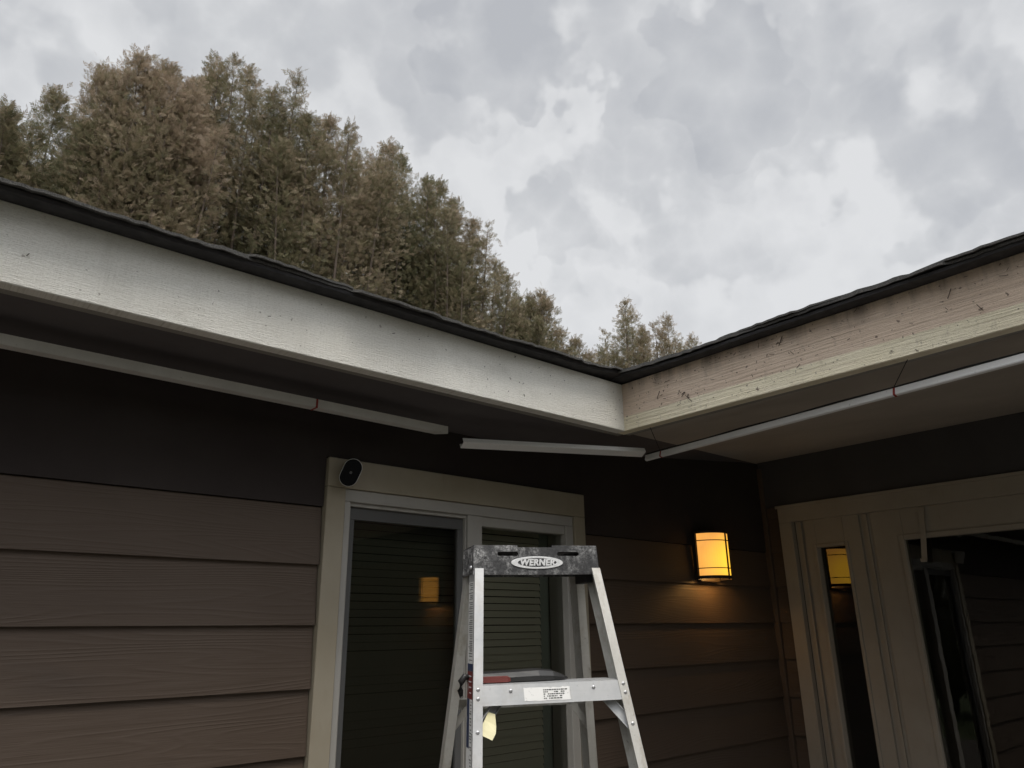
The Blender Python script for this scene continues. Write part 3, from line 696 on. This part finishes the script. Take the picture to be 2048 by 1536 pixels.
# ------------------------------------------------------------------ stepladder
LP = np.array([1.2209, 1.3338, .1967]); yaw, rol, til = -.4494, -.0111, .0044
from mathutils import Euler
RM = Matrix.Rotation(yaw, 3, 'Z') @ Matrix.Rotation(rol, 3, 'Y') @ Matrix.Rotation(til, 3, 'X')
H = 1.7467
lad = thing('stepladder', 'scuffed aluminium stepladder with a black plastic cap standing before the sliding door', 'ladder')
lad.rotation_euler = RM.to_euler()
base = Vector((LP[0], LP[1], LP[2]+E)) + RM @ Vector((0, 0, -H))
lad.location = base
def L(): return MB(True)
def lz(z): return z + H
LEAN, RL = .2882, .20
def wf(z): return .1515 + .0815*(-z)      # outer half width, front rails
def wr_(z): return .1465 + .100*(-z)
def yf(z): return -LEAN*(-z)
def yr(z): return .12 + RL*(-z)
def V3(x, y, z): return Vector((x, y, lz(z)))
def rail(sgn, front):
    b = L(); zs = (-.055, -H+.02); w_ = wf if front else wr_; y_ = yf if front else yr
    fl = .021 if front else .026; dp = .066 if front else .040; t_ = .0018; dr_ = 1 if front else -1
    def seg(x0, x1, d0, d1):
        b.loft([[V3(sgn*(w_(z)-x0), y_(z)+dr_*d0, z), V3(sgn*(w_(z)-x1), y_(z)+dr_*d0, z), V3(sgn*(w_(z)-x1), y_(z)+dr_*d1, z), V3(sgn*(w_(z)-x0), y_(z)+dr_*d1, z)] for z in zs])
    seg(0, fl, 0, t_)                    # outer flange
    seg(0, t_, t_+.0001, dp)             # web
    seg(t_+.0001, fl*.8, dp-t_, dp)      # inner flange
    seg(fl-.002, fl, t_+.0001, .006)     # small return lip
    return b
for sgn in (-1, 1):
    o = rail(sgn, True).build('front_rail', 'alu' if sgn < 0 else 'alu_dirty', lad)
    b = L(); z = -H; b.loft([[V3(sgn*(wf(zz_)-dx)+0, yf(zz_)+dy, zz_) for dx, dy in ((-.003, -.004), (.028, -.004), (.028, .07), (-.003, .07))] for zz_ in (-H+.035, -H)]); b.build('foot', 'cap', o)
    o = rail(sgn, False).build('rear_rail', 'alu_dirty', lad)
    b = L(); b.loft([[V3(sgn*(wr_(zz_)-dx)+0, yr(zz_)+dy, zz_) for dx, dy in ((-.003, -.044), (.028, -.044), (.028, .004), (-.003, .004))] for zz_ in (-H+.035, -H)]); b.build('foot', 'cap', o)
# steps
for k_ in range(1, 6):
    z = -.305*k_; w_ = wf(z)-.0022; y0 = yf(z); b = L()
    fh = .040; ty = y0+.0022
    def bx(x0, x1, y0_, y1_, z0_, z1_, bev=.0): b.box(x0, x1, y0_, y1_, lz(z0_), lz(z1_), bev)
    bx(-w_+.0, w_, ty, ty+.072, z-.0022, z, .0)
    # front apron follows the rail lean
    b.loft([[V3(-w_, ty-.0005, z-.0004), V3(-w_, ty+.0015, z-.0024), V3(-w_-.002, ty+.0015-LEAN*(fh), z-fh), V3(-w_-.002, ty-.0005-LEAN*fh, z-fh)],
            [V3(w_, ty-.0005, z-.0004), V3(w_, ty+.0015, z-.0024), V3(w_+.002, ty+.0015-LEAN*(fh), z-fh), V3(w_+.002, ty-.0005-LEAN*fh, z-fh)]])
    b.box(-w_, w_, ty+.0705, ty+.0722, lz(z-.03), lz(z-.0023))
    for q in range(7): b.box(-w_+.02, w_-.02, ty+.006+q*.0095, ty+.0085+q*.0095, lz(z+.0001), lz(z+.0014))
    st = b.build('step', 'alu', lad)
    if k_ <= 2:
        for sgn in (-1, 1):
            for (dz, dx, dpth) in ((-.008, .0105, 0), (-.026, .0105, 0), (-.088, .0105, 0)):
                zz_ = z+dz; b = L(); b.dome(V3(sgn*(wf(zz_)-dx), yf(zz_)-.0002, zz_), (0, -1, -.28), .0043, .0028); b.build('rivet', 'rivet', lad, True)
            b = L(); zz_ = z-.013; b.dome(V3(sgn*.095, yf(z)+.0012-LEAN*.013-.0016+.0015, zz_), (0, -1, -.28), .0045, .0028); b.build('rivet', 'rivet', lad, True)
    # diagonal braces under the step and on the rear rails
    if k_ in (1, 5):
        for sgn in (-1, 1):
            a = V3(sgn*(wf(z)-.058), yf(z)+.028, z-.020); a = V3(sgn*(wf(z)-(.072 if sgn < 0 else .058)), yf(z)+.028, z-.020); c = V3(sgn*(wf(z-.095)-.006), yf(z-.095)+.012, z-.098)
            b = L(); d = (c-a).normalized()
            b.bar(a, c, .020, .0018, (0, 1, .2)); s1 = d.cross(Vector((0, 1, .2))).normalized()
            for s_ in (-1, 1): b.bar(a+s1*s_*.0095+Vector((0, -.004, 0)), c+s1*s_*.0095+Vector((0, -.004, 0)), .0018, .008, (0, 1, .2))
            b.build('brace', 'alu', lad)
# rear horizontals
for z in (-.352, -.96, -1.5):
    b = L(); w_ = wr_(z)-.002; y0 = yr(z)-.004
    b.box(-w_, w_, y0-.0015, y0, lz(z-.026), lz(z), 0); b.box(-w_, w_, y0-.024, y0-.0017, lz(z-.0016), lz(z), 0); b.build('rear_bar', 'alu_dirty', lad)
    for sgn in (-1, 1):
        a = V3(sgn*(w_-.045), y0-.012, z-.022); c = V3(sgn*(wr_(z-.075)-.010), yr(z-.075)-.016, z-.078)
        b = L(); b.bar(a, c, .016, .0020, (0, 1, 0)); b.dome(c+Vector((0, -.002, 0)), (0, -1, 0), .0085, .001); b.build('brace', 'alu_dirty', lad)
        b = L(); b.dome(c+Vector((0, -.0032, 0)), (0, -1, 0), .0042, .0025); b.build('rivet', 'rivet', lad, True)
# spreader bars
for sgn in (-1, 1):
    z = -.88; b = L(); a = V3(sgn*(wf(z)-.004), yf(z)+.05, z); m_ = V3(sgn*(wf(z)-.012), .02, z-.03); c = V3(sgn*(wr_(z)-.006), yr(z)-.03, z)
    b.bar(a, m_, .003, .016); b.bar(m_, c, .003, .016); b.build('spreader', 'rivet', lad)
# cap: hollow moulded top with slots cut through its front apron
b = L()
capL, capLb, capH, D_ = .1554, .158, .0666, .125
def capx(z): return capL + (capLb-capL)*(-z/capH)
yb0 = lambda z: -LEAN*(-z)*.3
zt1, zs1, zs2 = 0., -.0155, -.0255
sl_ = [(-.098, -.046), (.052, .108)]
def fr(x0, x1, z0_, z1_, t_=.004):
    # x given at cap top scale
    b.loft([[V3(x0*capx(z)/capL, yb0(z), z), V3(x1*capx(z)/capL, yb0(z), z), V3(x1*capx(z)/capL, yb0(z)+t_, z), V3(x0*capx(z)/capL, yb0(z)+t_, z)] for z in (z0_, z1_)])
fr(-capL, -.048+.0, -.0001, zs1); fr(.040, capL, -.0001, zs1); fr(-.048, .040, -.005, zs1)       # upper strip, lower in the middle
xs = [-capL, sl_[0][0], sl_[0][1], sl_[1][0], sl_[1][1], capL]
fr(xs[0], xs[1], zs1, zs2); fr(xs[2], xs[3], zs1, zs2); fr(xs[4], xs[5], zs1, zs2)
fr(-capL, capL, zs2, -capH)
for (xa, xb) in sl_:           # rounded slot ends
    for xe, s_ in ((xa, 1), (xb, -1)):
        zc_ = (zs1+zs2)/2; rr_ = (zs1-zs2)/2; pts = []
        for q in range(7):
            t_ = math.pi/2 + math.pi*q/6
            pts.append((xe + s_*(rr_ + rr_*math.cos(t_)), zc_+rr_*math.sin(t_)))
        # corners outside the round end
        for sg in (1, -1):
            arcp = [(x, z) for x, z in pts if (z-zc_)*sg >= -1e-6]
            poly = arcp + [(xe, zc_)] if False else None
            cpt = (xe, zc_+sg*rr_)
            ap = sorted(arcp, key=lambda p: p[0]*s_)
            poly = [cpt] + ap
            try: b.loft([[V3(x, yb0(z)+.0002, z) for x, z in poly], [V3(x, yb0(z)+.0038, z) for x, z in poly]])
            except Exception: pass
# sides, back, top deck
for sgn in (-1, 1):
    b.loft([[V3(sgn*capx(z), yb0(z)+.0041, z), V3(sgn*(capx(z)-.004), yb0(z)+.0041, z), V3(sgn*(capx(z)-.004), D_-yb0(z)*1., z), V3(sgn*capx(z), D_-yb0(z)*1., z)] for z in (-.0001, -capH)])
    for q in range(6):       # moulded ribs on the end faces
        yy = .015+q*.019
        b.loft([[V3(sgn*capx(z), yy, z), V3(sgn*(capx(z)+.0022), yy, z), V3(sgn*(capx(z)+.0022), yy+.003, z), V3(sgn*capx(z), yy+.003, z)] for z in (-.004, -capH+.004)])
b.loft([[V3(-capx(z)+.0042, D_-.004-yb0(z), z), V3(capx(z)-.0042, D_-.004-yb0(z), z), V3(capx(z)-.0042, D_-yb0(z), z), V3(-capx(z)+.0042, D_-yb0(z), z)] for z in (-.0001, -capH)])
b.box(-capL+.0041, capL-.0041, .0042, D_-.0042, lz(-.0085), lz(-.0052))
# lower rim bead
b.loft([[V3(x, y_, z) for y_, z in ((yb0(-capH)-.0012, -capH-.003), (yb0(-capH)-.0012, -capH+.002), (yb0(-capH)+.004, -capH+.002), (yb0(-capH)+.004, -capH-.003))] for x in (-capLb-.001, capLb+.001)])
cap = b.build('cap', 'cap', lad)
# inner sockets holding the rails
for sgn in (-1, 1):
    b = L(); b.box(min(sgn*.128, sgn*.150), max(sgn*.128, sgn*.150), .02, .09, lz(-.088), lz(-.012), .002)
    b.build('socket', 'gasket', lad)
b = L(); b.dome(V3(-capLb-.0005, .012, -.052), (-1, 0, 0), .0055, .005); b.build('cap_bolt', 'rivet', lad, True); b = L(); b.dome(V3(capLb+.0005, .012, -.052), (1, 0, 0), .0055, .005); b.build('cap_bolt', 'rivet', lad, True)
# oval badge and raised lettering on the cap front
def on_front(x, z, out=0.):   # point on the apron
    return V3(x, yb0(z)-out, z)
bc = (.000, -.0415)
def ell(a_, c_, out, n=48): return [on_front(bc[0]+a_*math.cos(t), bc[1]+c_*math.sin(t), out) for t in [2*math.pi*i/n for i in range(n)]]
b = L()
oo, ii = (.0655, .0150), (.0485, .0103)
rings = [ell(*oo, .0002), ell(oo[0]-.0008, oo[1]-.0008, .0022), ell(ii[0]+.0006, ii[1]+.0006, .0022), ell(*ii, .0004)]
for r0, r1 in zip(rings, rings[1:]):
    v0 = [b.bm.verts.new(p) for p in r0]; v1 = [b.bm.verts.new(p) for p in r1]
    for i in range(48): b.bm.faces.new((v0[i], v0[(i+1) % 48], v1[(i+1) % 48], v1[i]))
bd = b.build('badge', 'logo', lad)
b = L(); b.bm.faces.new([b.bm.verts.new(p) for p in ell(ii[0], ii[1], .0004)]); b.build('badge_field', 'logo_field', bd)
def text_mesh(body, name, mat, parent, size, fn, shear=0., bold=0., ext=.0, sx=1., spacing=1.):
    cu = bpy.data.curves.new(name, 'FONT'); cu.body = body; cu.size = size; cu.align_x = 'CENTER'; cu.align_y = 'CENTER'; cu.shear = shear; cu.offset = bold; cu.extrude = ext; cu.space_character = spacing
    to = bpy.data.objects.new(name+'_tmp', cu); col.objects.link(to)
    dg = bpy.context.evaluated_depsgraph_get(); me = bpy.data.meshes.new_from_object(to.evaluated_get(dg))
    bpy.data.objects.remove(to)
    for v in me.vertices: v.co = fn(v.co.x*sx, v.co.y, v.co.z)
    me.materials.clear(); me.materials.append(MAT[mat]); me.name = name
    o = bpy.data.objects.new(name, me); col.objects.link(o); o.parent = parent; return o
text_mesh('WERNER', 'lettering', 'logo', bd, .0205, lambda x, y, z: on_front(bc[0]+x, bc[1]+y, .0014+z), .18, .0009, .0010, 1.02, 1.06)
# worn sticker on the step apron with illegible lines of print
def on_apron(x, dz, out=.0): z = -.305; return V3(x, yf(z)+.0022-.0005-LEAN*dz-out, z-dz)
b = L(); rnd = random.Random(4)
edge = []
x0, x1, d0, d1 = -.066, .040, .008, .0345
for i in range(20): edge.append((x0+(x1-x0)*i/19, d1+rnd.uniform(-.0006, .0004)))
for i in range(8): edge.append((x1+rnd.uniform(-.002, .0006), d1+(d0-d1)*i/7))
for i in range(20): edge.append((x1+(x0-x1)*i/19, d0+rnd.uniform(-.0003, .0022 if i < 9 else .0005)))
b.bm.faces.new([b.bm.verts.new(on_apron(x, d, .0006)) for x, d in edge]); stk = b.build('sticker', 'sticker_white', lad)
b = L()
for li in range(5):
    x = -.022; dz = .0125+li*.0042
    while x < .028 - li*.003:
        wd = rnd.uniform(.002, .006)
        if rnd.random() < .85: b.bm.faces.new([b.bm.verts.new(on_apron(xx, dd, .0011)) for xx, dd in ((x, dz), (x+wd, dz), (x+wd, dz+.0021), (x, dz+.0021))])
        x += wd+.0012
b.build('print_lines', 'ink', stk)
# label column on the outer face of the left front rail
def on_web(dy, z, out): return V3(-wf(z)-out, yf(z)+dy, z)
def wl(z0_, z1_, y0_, y1_, out, mat, name, parent):
    b = L(); b.bm.faces.new([b.bm.verts.new(on_web(*q, out)) for q in ((y0_, z0_), (y1_, z0_), (y1_, z1_), (y0_, z1_))]); return b.build(name, mat, parent)
l1 = wl(-.085, -.235, .006, .060, .0007, 'sticker_white', 'label_sheet', lad)
b = L(); zc_ = -.088; rnd = random.Random(6)
while zc_ > -.262:
    ln = rnd.uniform(.6, 1.); b.bm.faces.new([b.bm.verts.new(on_web(*q, .0012)) for q in ((.012, zc_), (.012+.044*ln, zc_), (.012+.044*ln, zc_-.0016), (.012, zc_-.0016))]); zc_ -= rnd.choice((.004, .004, .0055, .008))
b.build('print_lines', 'ink', l1)
wl(-.2355, -.262, .006, .060, .0007, 'sticker_white', 'label_sheet', lad); wl(-.2625, -.277, .006, .060, .0007, 'sticker_navy', 'label_sheet', lad)
l2 = wl(-.2775, -.332, .006, .060, .0007, 'sticker_red', 'label_sheet', lad)
b = L()
for q in range(4): z_ = -.286-q*.011; b.bm.faces.new([b.bm.verts.new(on_web(*p, .0012)) for p in ((.016, z_), (.048-q*.004, z_), (.048-q*.004, z_-.0022), (.016, z_-.0022))])
b.build('print_lines', 'logo', l2)
l3 = wl(-.3325, -.425, .006, .034, .0007, 'sticker_white', 'label_sheet', lad); wl(-.3325, -.425, .0345, .060, .0007, 'sticker_navy', 'label_sheet', lad)
l4 = wl(-.4255, -.50, .006, .060, .0007, 'sticker_white', 'label_sheet', lad)
b = L(); zc_ = -.336
while zc_ > -.49:
    ln = rnd.uniform(.4, 1.); b.bm.faces.new([b.bm.verts.new(on_web(*q, .0013)) for q in ((.012, zc_), (.012+.018*ln, zc_), (.012+.018*ln, zc_-.002), (.012, zc_-.002))]); zc_ -= rnd.choice((.0045, .006, .009))
b.build('print_lines', 'ink', l3)

# ---- things on the ladder (world placed through the ladder's frame)
def wp(v): return RM @ Vector(v) + base
def place_on_ladder(name, label, cat, loc_local):
    t = thing(name, label, cat, wp(loc_local)); t.rotation_euler = lad.rotation_euler; return t
def LL(origin):
    b = MB(True); b.o = Vector(origin); return b
org = Vector((-.05, yf(-.305)+.055, lz(-.303)))
tray = place_on_ladder('hand_tool', 'flat black tapered tool with a red end lying on the top ladder step', 'tool', org)
def T(x, y, z): return Vector((x, y, z))
b = MB(True)
prof = [(-.126, .012, .019), (-.10, .020, .022), (-.02, .024, .024), (.03, .024, .026), (.065, .020, .022), (.092, .012, .012), (.104, .004, .006)]
b.loft([[T(x, -w__*1.2, .0015), T(x, w__*1.6, .0015), T(x, w__*1.6, h__*.8), T(x, w__*.4, h__), T(x, -w__*.8, h__*.86), T(x, -w__*1.2, h__*.45)] for x, w__, h__ in prof])
b.build('blade_cover', 'tool_black', tray)
b = MB(True); b.loft([[T(-.115, -.036, .0015), T(-.115, -.0295, .0015), T(-.115, -.0295, .014), T(-.115, -.034, .013)], [T(-.045, -.036, .0015), T(-.045, -.0295, .0015), T(-.045, -.0295, .014), T(-.045, -.034, .013)], [T(-.038, -.033, .003), T(-.038, -.0295, .003), T(-.038, -.0295, .010), T(-.038, -.032, .010)]])
b.build('red_end', 'tool_red', tray)
b = MB(True); b.tube([(-.124, 0, .012), (-.134, 0, .014), (-.142, 0, .004), (-.144, 0, -.014), (-.142, 0, -.026)], [.006, .0075, .0075, .0065, .004], 10); b.build('grip', 'tool_black', tray, True)
# pale yellow tag on the left brace
z = -.305; a = Vector((-(wf(z)-.058), yf(z)+.028, lz(z-.020))); c = Vector((-(wf(z-.095)-.006), yf(z-.095)+.012, lz(z-.098)))
org = a.lerp(c, .62) + Vector((0, -.010, 0))
tg = place_on_ladder('tape_tag', 'pale yellow tape tag with a handwritten mark stuck to the left brace of the ladder', 'tag', org)
b = MB(True); d = (c-a).normalized()
n_ = Vector((.16, 0, -.99)).normalized()
p0, p1 = d*-.020, d*.030
e1 = Vector((.026, -.002, -.006)); 
b.loft([[p0+Vector((0, 0, .002)), p0+e1*.55, p0+e1*.55+Vector((0, .0006, 0)), p0+Vector((0, .0006, .002))],
        [p0.lerp(p1, .35), p0.lerp(p1, .35)+Vector((.024, -.003, -.012)), p0.lerp(p1, .35)+Vector((.024, -.0024, -.012)), p0.lerp(p1, .35)+Vector((0, .0006, 0))],
        [p0.lerp(p1, .75), p0.lerp(p1, .75)+Vector((.032, -.004, -.011)), p0.lerp(p1, .75)+Vector((.032, -.0034, -.011)), p0.lerp(p1, .75)+Vector((0, .0006, 0))],
        [p1, p1+Vector((.030, -.004, -.014)), p1+Vector((.030, -.0034, -.014)), p1+Vector((0, .0006, 0))]])
tf = b.build('tape', 'tag', tg)
text_mesh('3', 'mark', 'ink', tg, .016, lambda x, y, z_: Vector((.010, -.0052, -.022))+Vector((x*.9+y*.3, 0, y*.9-x*.35)), 0, .0003, .0002)

# ------------------------------------------------------------------ needles and grit stuck to the fascias
b = MB(); rnd = random.Random(11)
for i in range(150):
    y = FY-.03-abs(rnd.gauss(0, .9)); z = ZS+.01+rnd.random()**.8*.165; 
    if y < -1: continue
    ln = rnd.choice((.002, .003, .003, .004, .009, .016)); an = rnd.uniform(-1.4, 1.4); q = Vector((0, math.cos(an)*ln/2, math.sin(an)*ln/2)); p = Vector((FX-.0028, y, z))
    wd = rnd.uniform(.0007, .0015)
    b.bar(p-q, p+q+Vector((-.003*rnd.random(), 0, 0)), wd, wd, (1, 0, 0))
for i in range(8):      # longer twigs and clots, mostly high on the bare board
    y = FY-.15-rnd.random()*1.5; z = ZS+.05+rnd.random()*.125; ln = rnd.uniform(.014, .034); an = rnd.choice((-1, 1))*rnd.uniform(.5, 1.5)
    q = Vector((0, math.cos(an)*ln/2, math.sin(an)*ln/2)); p = Vector((FX-.0035, y, z)); b.bar(p-q, p+q+Vector((-.004, 0, 0)), .0016, .0016, (1, 0, 0))
    for k_ in range(rnd.randint(0, 3)):
        p2 = p+Vector((0, rnd.uniform(-.02, .02), rnd.uniform(-.012, .012))); an2 = rnd.uniform(-1.5, 1.5); q2 = Vector((0, math.cos(an2), math.sin(an2)))*rnd.uniform(.003, .008); b.bar(p2-q2, p2+q2, .0018, .0018, (1, 0, 0))
for i in range(26):
    x = FX-.02-rnd.random()**2*2.2; z = ZS+.02+rnd.random()*.15; ln = rnd.choice((.002, .003, .003, .008)); an = rnd.uniform(-1.4, 1.4)
    q = Vector((math.cos(an)*ln/2, 0, math.sin(an)*ln/2)); p = Vector((x, FY-.0028, z)); b.bar(p-q, p+q, .0014, .0014, (0, 1, 0))
o = b.build('needle_litter', 'litter'); o['kind'] = 'stuff'; o['label'] = 'dry needles and grit stuck to the fascia boards'; o['category'] = 'debris'

# ------------------------------------------------------------------ cedars
rng = np.random.default_rng(5)
def frond_template():
    tris = []
    # flat spray in the xy plane, stem along +x, unit length
    def tri(a, b_, c): tris.append((a, b_, c))
    tri((0, -.018, 0), (0, .018, 0), (1, 0, 0))
    for k, (s, l, an) in enumerate(((.12, .46, 50), (.36, .44, 44), (.60, .34, 38), (.80, .22, 32))):
        for sg in (1, -1):
            l2 = l*(1+.15*math.sin(k*2+sg)); an_ = math.radians(an)*sg
            dx, dy = math.cos(an_), math.sin(an_); p = s+.04*sg; w2 = .062
            tri((p, 0, 0), (p+l2*.55*dx+w2*abs(dy), l2*.55*dy-w2*dx*sg, -.02), (p+l2*dx, l2*dy, -.05*l2))
            tri((p, 0, 0), (p+l2*.5*dx-w2*abs(dy)*.8, l2*.5*dy+w2*dx*sg*.8, -.02), (p+l2*dx, l2*dy, -.05*l2))
    return np.array(tris, dtype=np.float64).reshape(-1, 3, 3)
FT = frond_template()
def build_tree(label, x, y, top, radius, leaders, n, brown, seed, zlow=-.2, grp='cedar trees behind the house'):
    """leaders: list of (dx, dy, height below top, relative radius)"""
    rg = np.random.default_rng(seed)
    t = thing('cedar_tree', label, 'tree', (x, y, 0), grp)
    tz = top + E
    pos, dirs, nrm, size, tint = [], [], [], [], []
    wsum = sum(l[3]**1.5 for l in leaders)
    segs = MB(True)
    segs.tube([(0, 0, 0), (.03, .02, tz*.4), (0, 0, tz*.82)], [.16, .11, .03], 9)
    for (dx, dy, dh, rr) in leaders:
        hh = tz - dh; base_z = max(hh*.30, .5)
        segs.tube([(dx*.1, dy*.1, base_z), (dx*.75, dy*.75, (base_z+hh)*.5), (dx, dy, hh-.15)], [.035, .022, .006], 6)
        nb = int(n*rr**1.5/wsum/12)
        zlen = hh - (.6+E); uv = (hh-(zlow+E))/zlen
        u = np.where(rg.random(nb) < .74, rg.random(nb)**1.1*uv, uv+(1-uv)*rg.random(nb)**1.5)   # 0 tip .. 1 low
        zb_ = hh - .05 - u*zlen
        prof_ = radius*rr*(1-np.exp(-.42*u*zlen/(radius*rr)))*1.12 + .045
        prof_ *= rg.uniform(.62, 1.12, nb) + (rg.random(nb) < .12)*rg.uniform(.1, .35, nb)
        az = rg.uniform(0, 2*np.pi, nb)
        # lobes: azimuth-height modulation gives clumps and hollows
        lob = 1 + .20*np.sin(az*3+zb_*2.1+seed) + .14*np.sin(az*5-zb_*3.3+seed*2)
        prof_ *= lob
        risev = rg.uniform(.15, .75, nb)*np.clip(1.4-u, .4, 1.4)
        axx = dx*np.clip((zb_-base_z)/(hh-base_z), 0, 1); axy = dy*np.clip((zb_-base_z)/(hh-base_z), 0, 1)
        for q in range(12):
            s = (.18+.82*((q+rg.random(nb))/12))
            px_ = axx + np.cos(az)*prof_*s; py_ = axy + np.sin(az)*prof_*s
            pz_ = zb_ + risev*prof_*s**1.3 - .12*prof_*(s > .85)
            j = rg.normal(0, .045, (nb, 3))
            pos.append(np.stack([px_, py_, pz_], 1)+j)
            a2 = az + rg.normal(0, .75, nb); el = rg.uniform(-.35, .95, nb) + .55*np.exp(-u*6)
            dd = np.stack([np.cos(a2)*np.cos(el), np.sin(a2)*np.cos(el), np.sin(el)], 1)
            dirs.append(dd); nn = rg.normal(0, 1, (nb, 3)); nrm.append(nn)
            size.append(rg.uniform(.052, .112, nb)*(.75+.35*s)*np.where(np.arange(nb) % 9 == 0, 1.6, 1.0)**(1 if q < 4 else 0))
            x_, z_ = x+px_, zb_
            nz = .5*np.sin(x_*1.7+seed)+.35*np.sin(z_*2.3+x_*1.1)+.3*np.sin(az*2+z_*1.2+seed)
            tb = brown[0] + brown[1]*(1-u*1.25) + .22*nz + rg.normal(0, .16, nb) + .22*(s-.7)
            tint.append(np.clip(tb, 0, 1))
    # whips at the very tips
    pos = np.concatenate(pos); dirs = np.concatenate(dirs); nrm = np.concatenate(nrm); size = np.concatenate(size); tint = np.concatenate(tint)
    dz_ = np.percentile(pos[:, 2], 99.93) - tz; keepz = np.clip((pos[:, 2]-2)/(tz-2), 0, 1); pos[:, 2] -= dz_*keepz
    X = dirs/np.linalg.norm(dirs, axis=1)[:, None]; Yv = np.cross(nrm, X); Yv /= np.linalg.norm(Yv, axis=1)[:, None]; Zv = np.cross(X, Yv)
    Fr = FT.reshape(-1, 3); nv = len(Fr)
    V = pos[:, None, :] + size[:, None, None]*(X[:, None, :]*Fr[None, :, 0:1] + Yv[:, None, :]*Fr[None, :, 1:2] + Zv[:, None, :]*(Fr[None, :, 2:3] - .22*Fr[None, :, 0:1]**2))
    V = V.reshape(-1, 3).astype(np.float32); ntri = len(V)//3
    me = bpy.data.meshes.new('crown'); me.vertices.add(len(V)); me.vertices.foreach_set('co', V.ravel())
    me.loops.add(len(V)); me.loops.foreach_set('vertex_index', np.arange(len(V), dtype=np.int32))
    me.polygons.add(ntri); me.polygons.foreach_set('loop_start', np.arange(0, len(V), 3, dtype=np.int32))
    try: me.polygons.foreach_set('loop_total', np.full(ntri, 3, dtype=np.int32))
    except Exception: pass
    at = me.attributes.new('tint', 'FLOAT', 'FACE'); at.data.foreach_set('value', np.clip(np.repeat(tint, len(FT)) + rg.normal(0, .13, len(tint)*len(FT)), 0, 1).astype(np.float32))
    me.update(); me.validate(); me.materials.append(MAT['leaf'])
    o = bpy.data.objects.new('crown', me); col.objects.link(o); o.parent = t
    segs.build('trunk', 'bark', t)
    return t
S = 9.5/8.0
def LD(seed, k, rad, fall):
    r_ = random.Random(seed); k = int(k*1.9); out = [(0, 0, 0, .55)]
    for i in range(k):
        a = 2*math.pi*(i+r_.random()*.6)/k; q = rad*r_.uniform(.35, 1.15)
        out.append((q*math.cos(a), q*math.sin(a)*.8, fall*(.9*q/rad+r_.uniform(-.3, .9)), r_.uniform(.26, .50)))
    return out
trees = [ # x(at y=8), top z, radius, leaders, fronds, brown(base, upper), label
 (-.75, 5.35, 1.50, 8, 17000, (.30, .25), 'bushy cedar at the far left, cut by the edge of the photo'),
 (.52, 5.50, 1.30, 9, 38000, (.34, .25), 'green-brown cedar second from the left with a low top'),
 (1.50, 6.42, 1.15, 12, 62000, (.34, .42), 'tallest left cedar with rusty browned top'),
 (2.45, 6.92, 1.30, 11, 50000, (.36, .34), 'browned cedar with a forked top just right of the tallest'),
 (3.60, 6.72, 1.35, 12, 50000, (.36, .26), 'cedar with a narrow pale brown leader, middle of the row'),
 (4.75, 6.65, 1.35, 12, 50000, (.32, .22), 'dense dark green cedar, right of the middle of the row'),
 (5.75, 6.10, 1.2, 10, 34000, (.32, .22), 'green cedar where the row steps down to the right'),
 (6.65, 5.45, 1.1, 9, 24000, (.34, .22), 'short cedar at the right foot of the tall green mass'),
 (7.55, 5.30, 1.2, 10, 26000, (.38, .25), 'low light brown cedar before the gap'),
 (9.70, 5.78, 1.05, 8, 19000, (.42, .25), 'cedar right of the gap with a single pointed top'),
 (10.95, 5.80, 1.0, 8, 16000, (.42, .25), 'rightmost small cedar peeking above the eaves'),
]
for i, (x, tp, rd, k, n, br, lab) in enumerate(trees):
    yy = 9.5 + (.5 if i % 2 else -.2)
    f = yy/8.0
    build_tree(lab, x*f, yy, tp*f, rd*f*1.05, LD(20+i, k, rd*f*.70, .75 if i < 7 else 1.2), int(n*1.2), br, 40+i, zlow=3.6)
# unseen evergreens added behind the camera: they block low sky and darken the door glass
src = build_tree('unseen evergreen added behind the camera to block low sky, mirrored in the door glass', -7.5, -7.2, 5.7, 1.5, LD(77, 6, 1.1, .8), 22000, (.15, .2), 90, zlow=-1.2, grp='added evergreens behind the camera')
for i, (hx, hy) in enumerate([(-5.6, -7.7), (-3.7, -7.2), (-1.8, -7.6), (.1, -7.2), (2.0, -7.7), (3.9, -7.3), (-8.6, -5.4), (-8.9, -3.5), (-8.5, -1.6), (-8.9, .3)]):
    r_ = src.copy(); col.objects.link(r_); r_.location = (hx, hy, 0); r_.rotation_euler = (0, 0, 1.3*i+1)
    for ch in src.children:
        c_ = ch.copy(); col.objects.link(c_); c_.parent = r_

# ------------------------------------------------------------------ render settings
sc.render.engine = 'CYCLES'
sc.cycles.max_bounces = 6; sc.cycles.diffuse_bounces = 3; sc.cycles.transparent_max_bounces = 8
sc.cycles.use_denoising = True
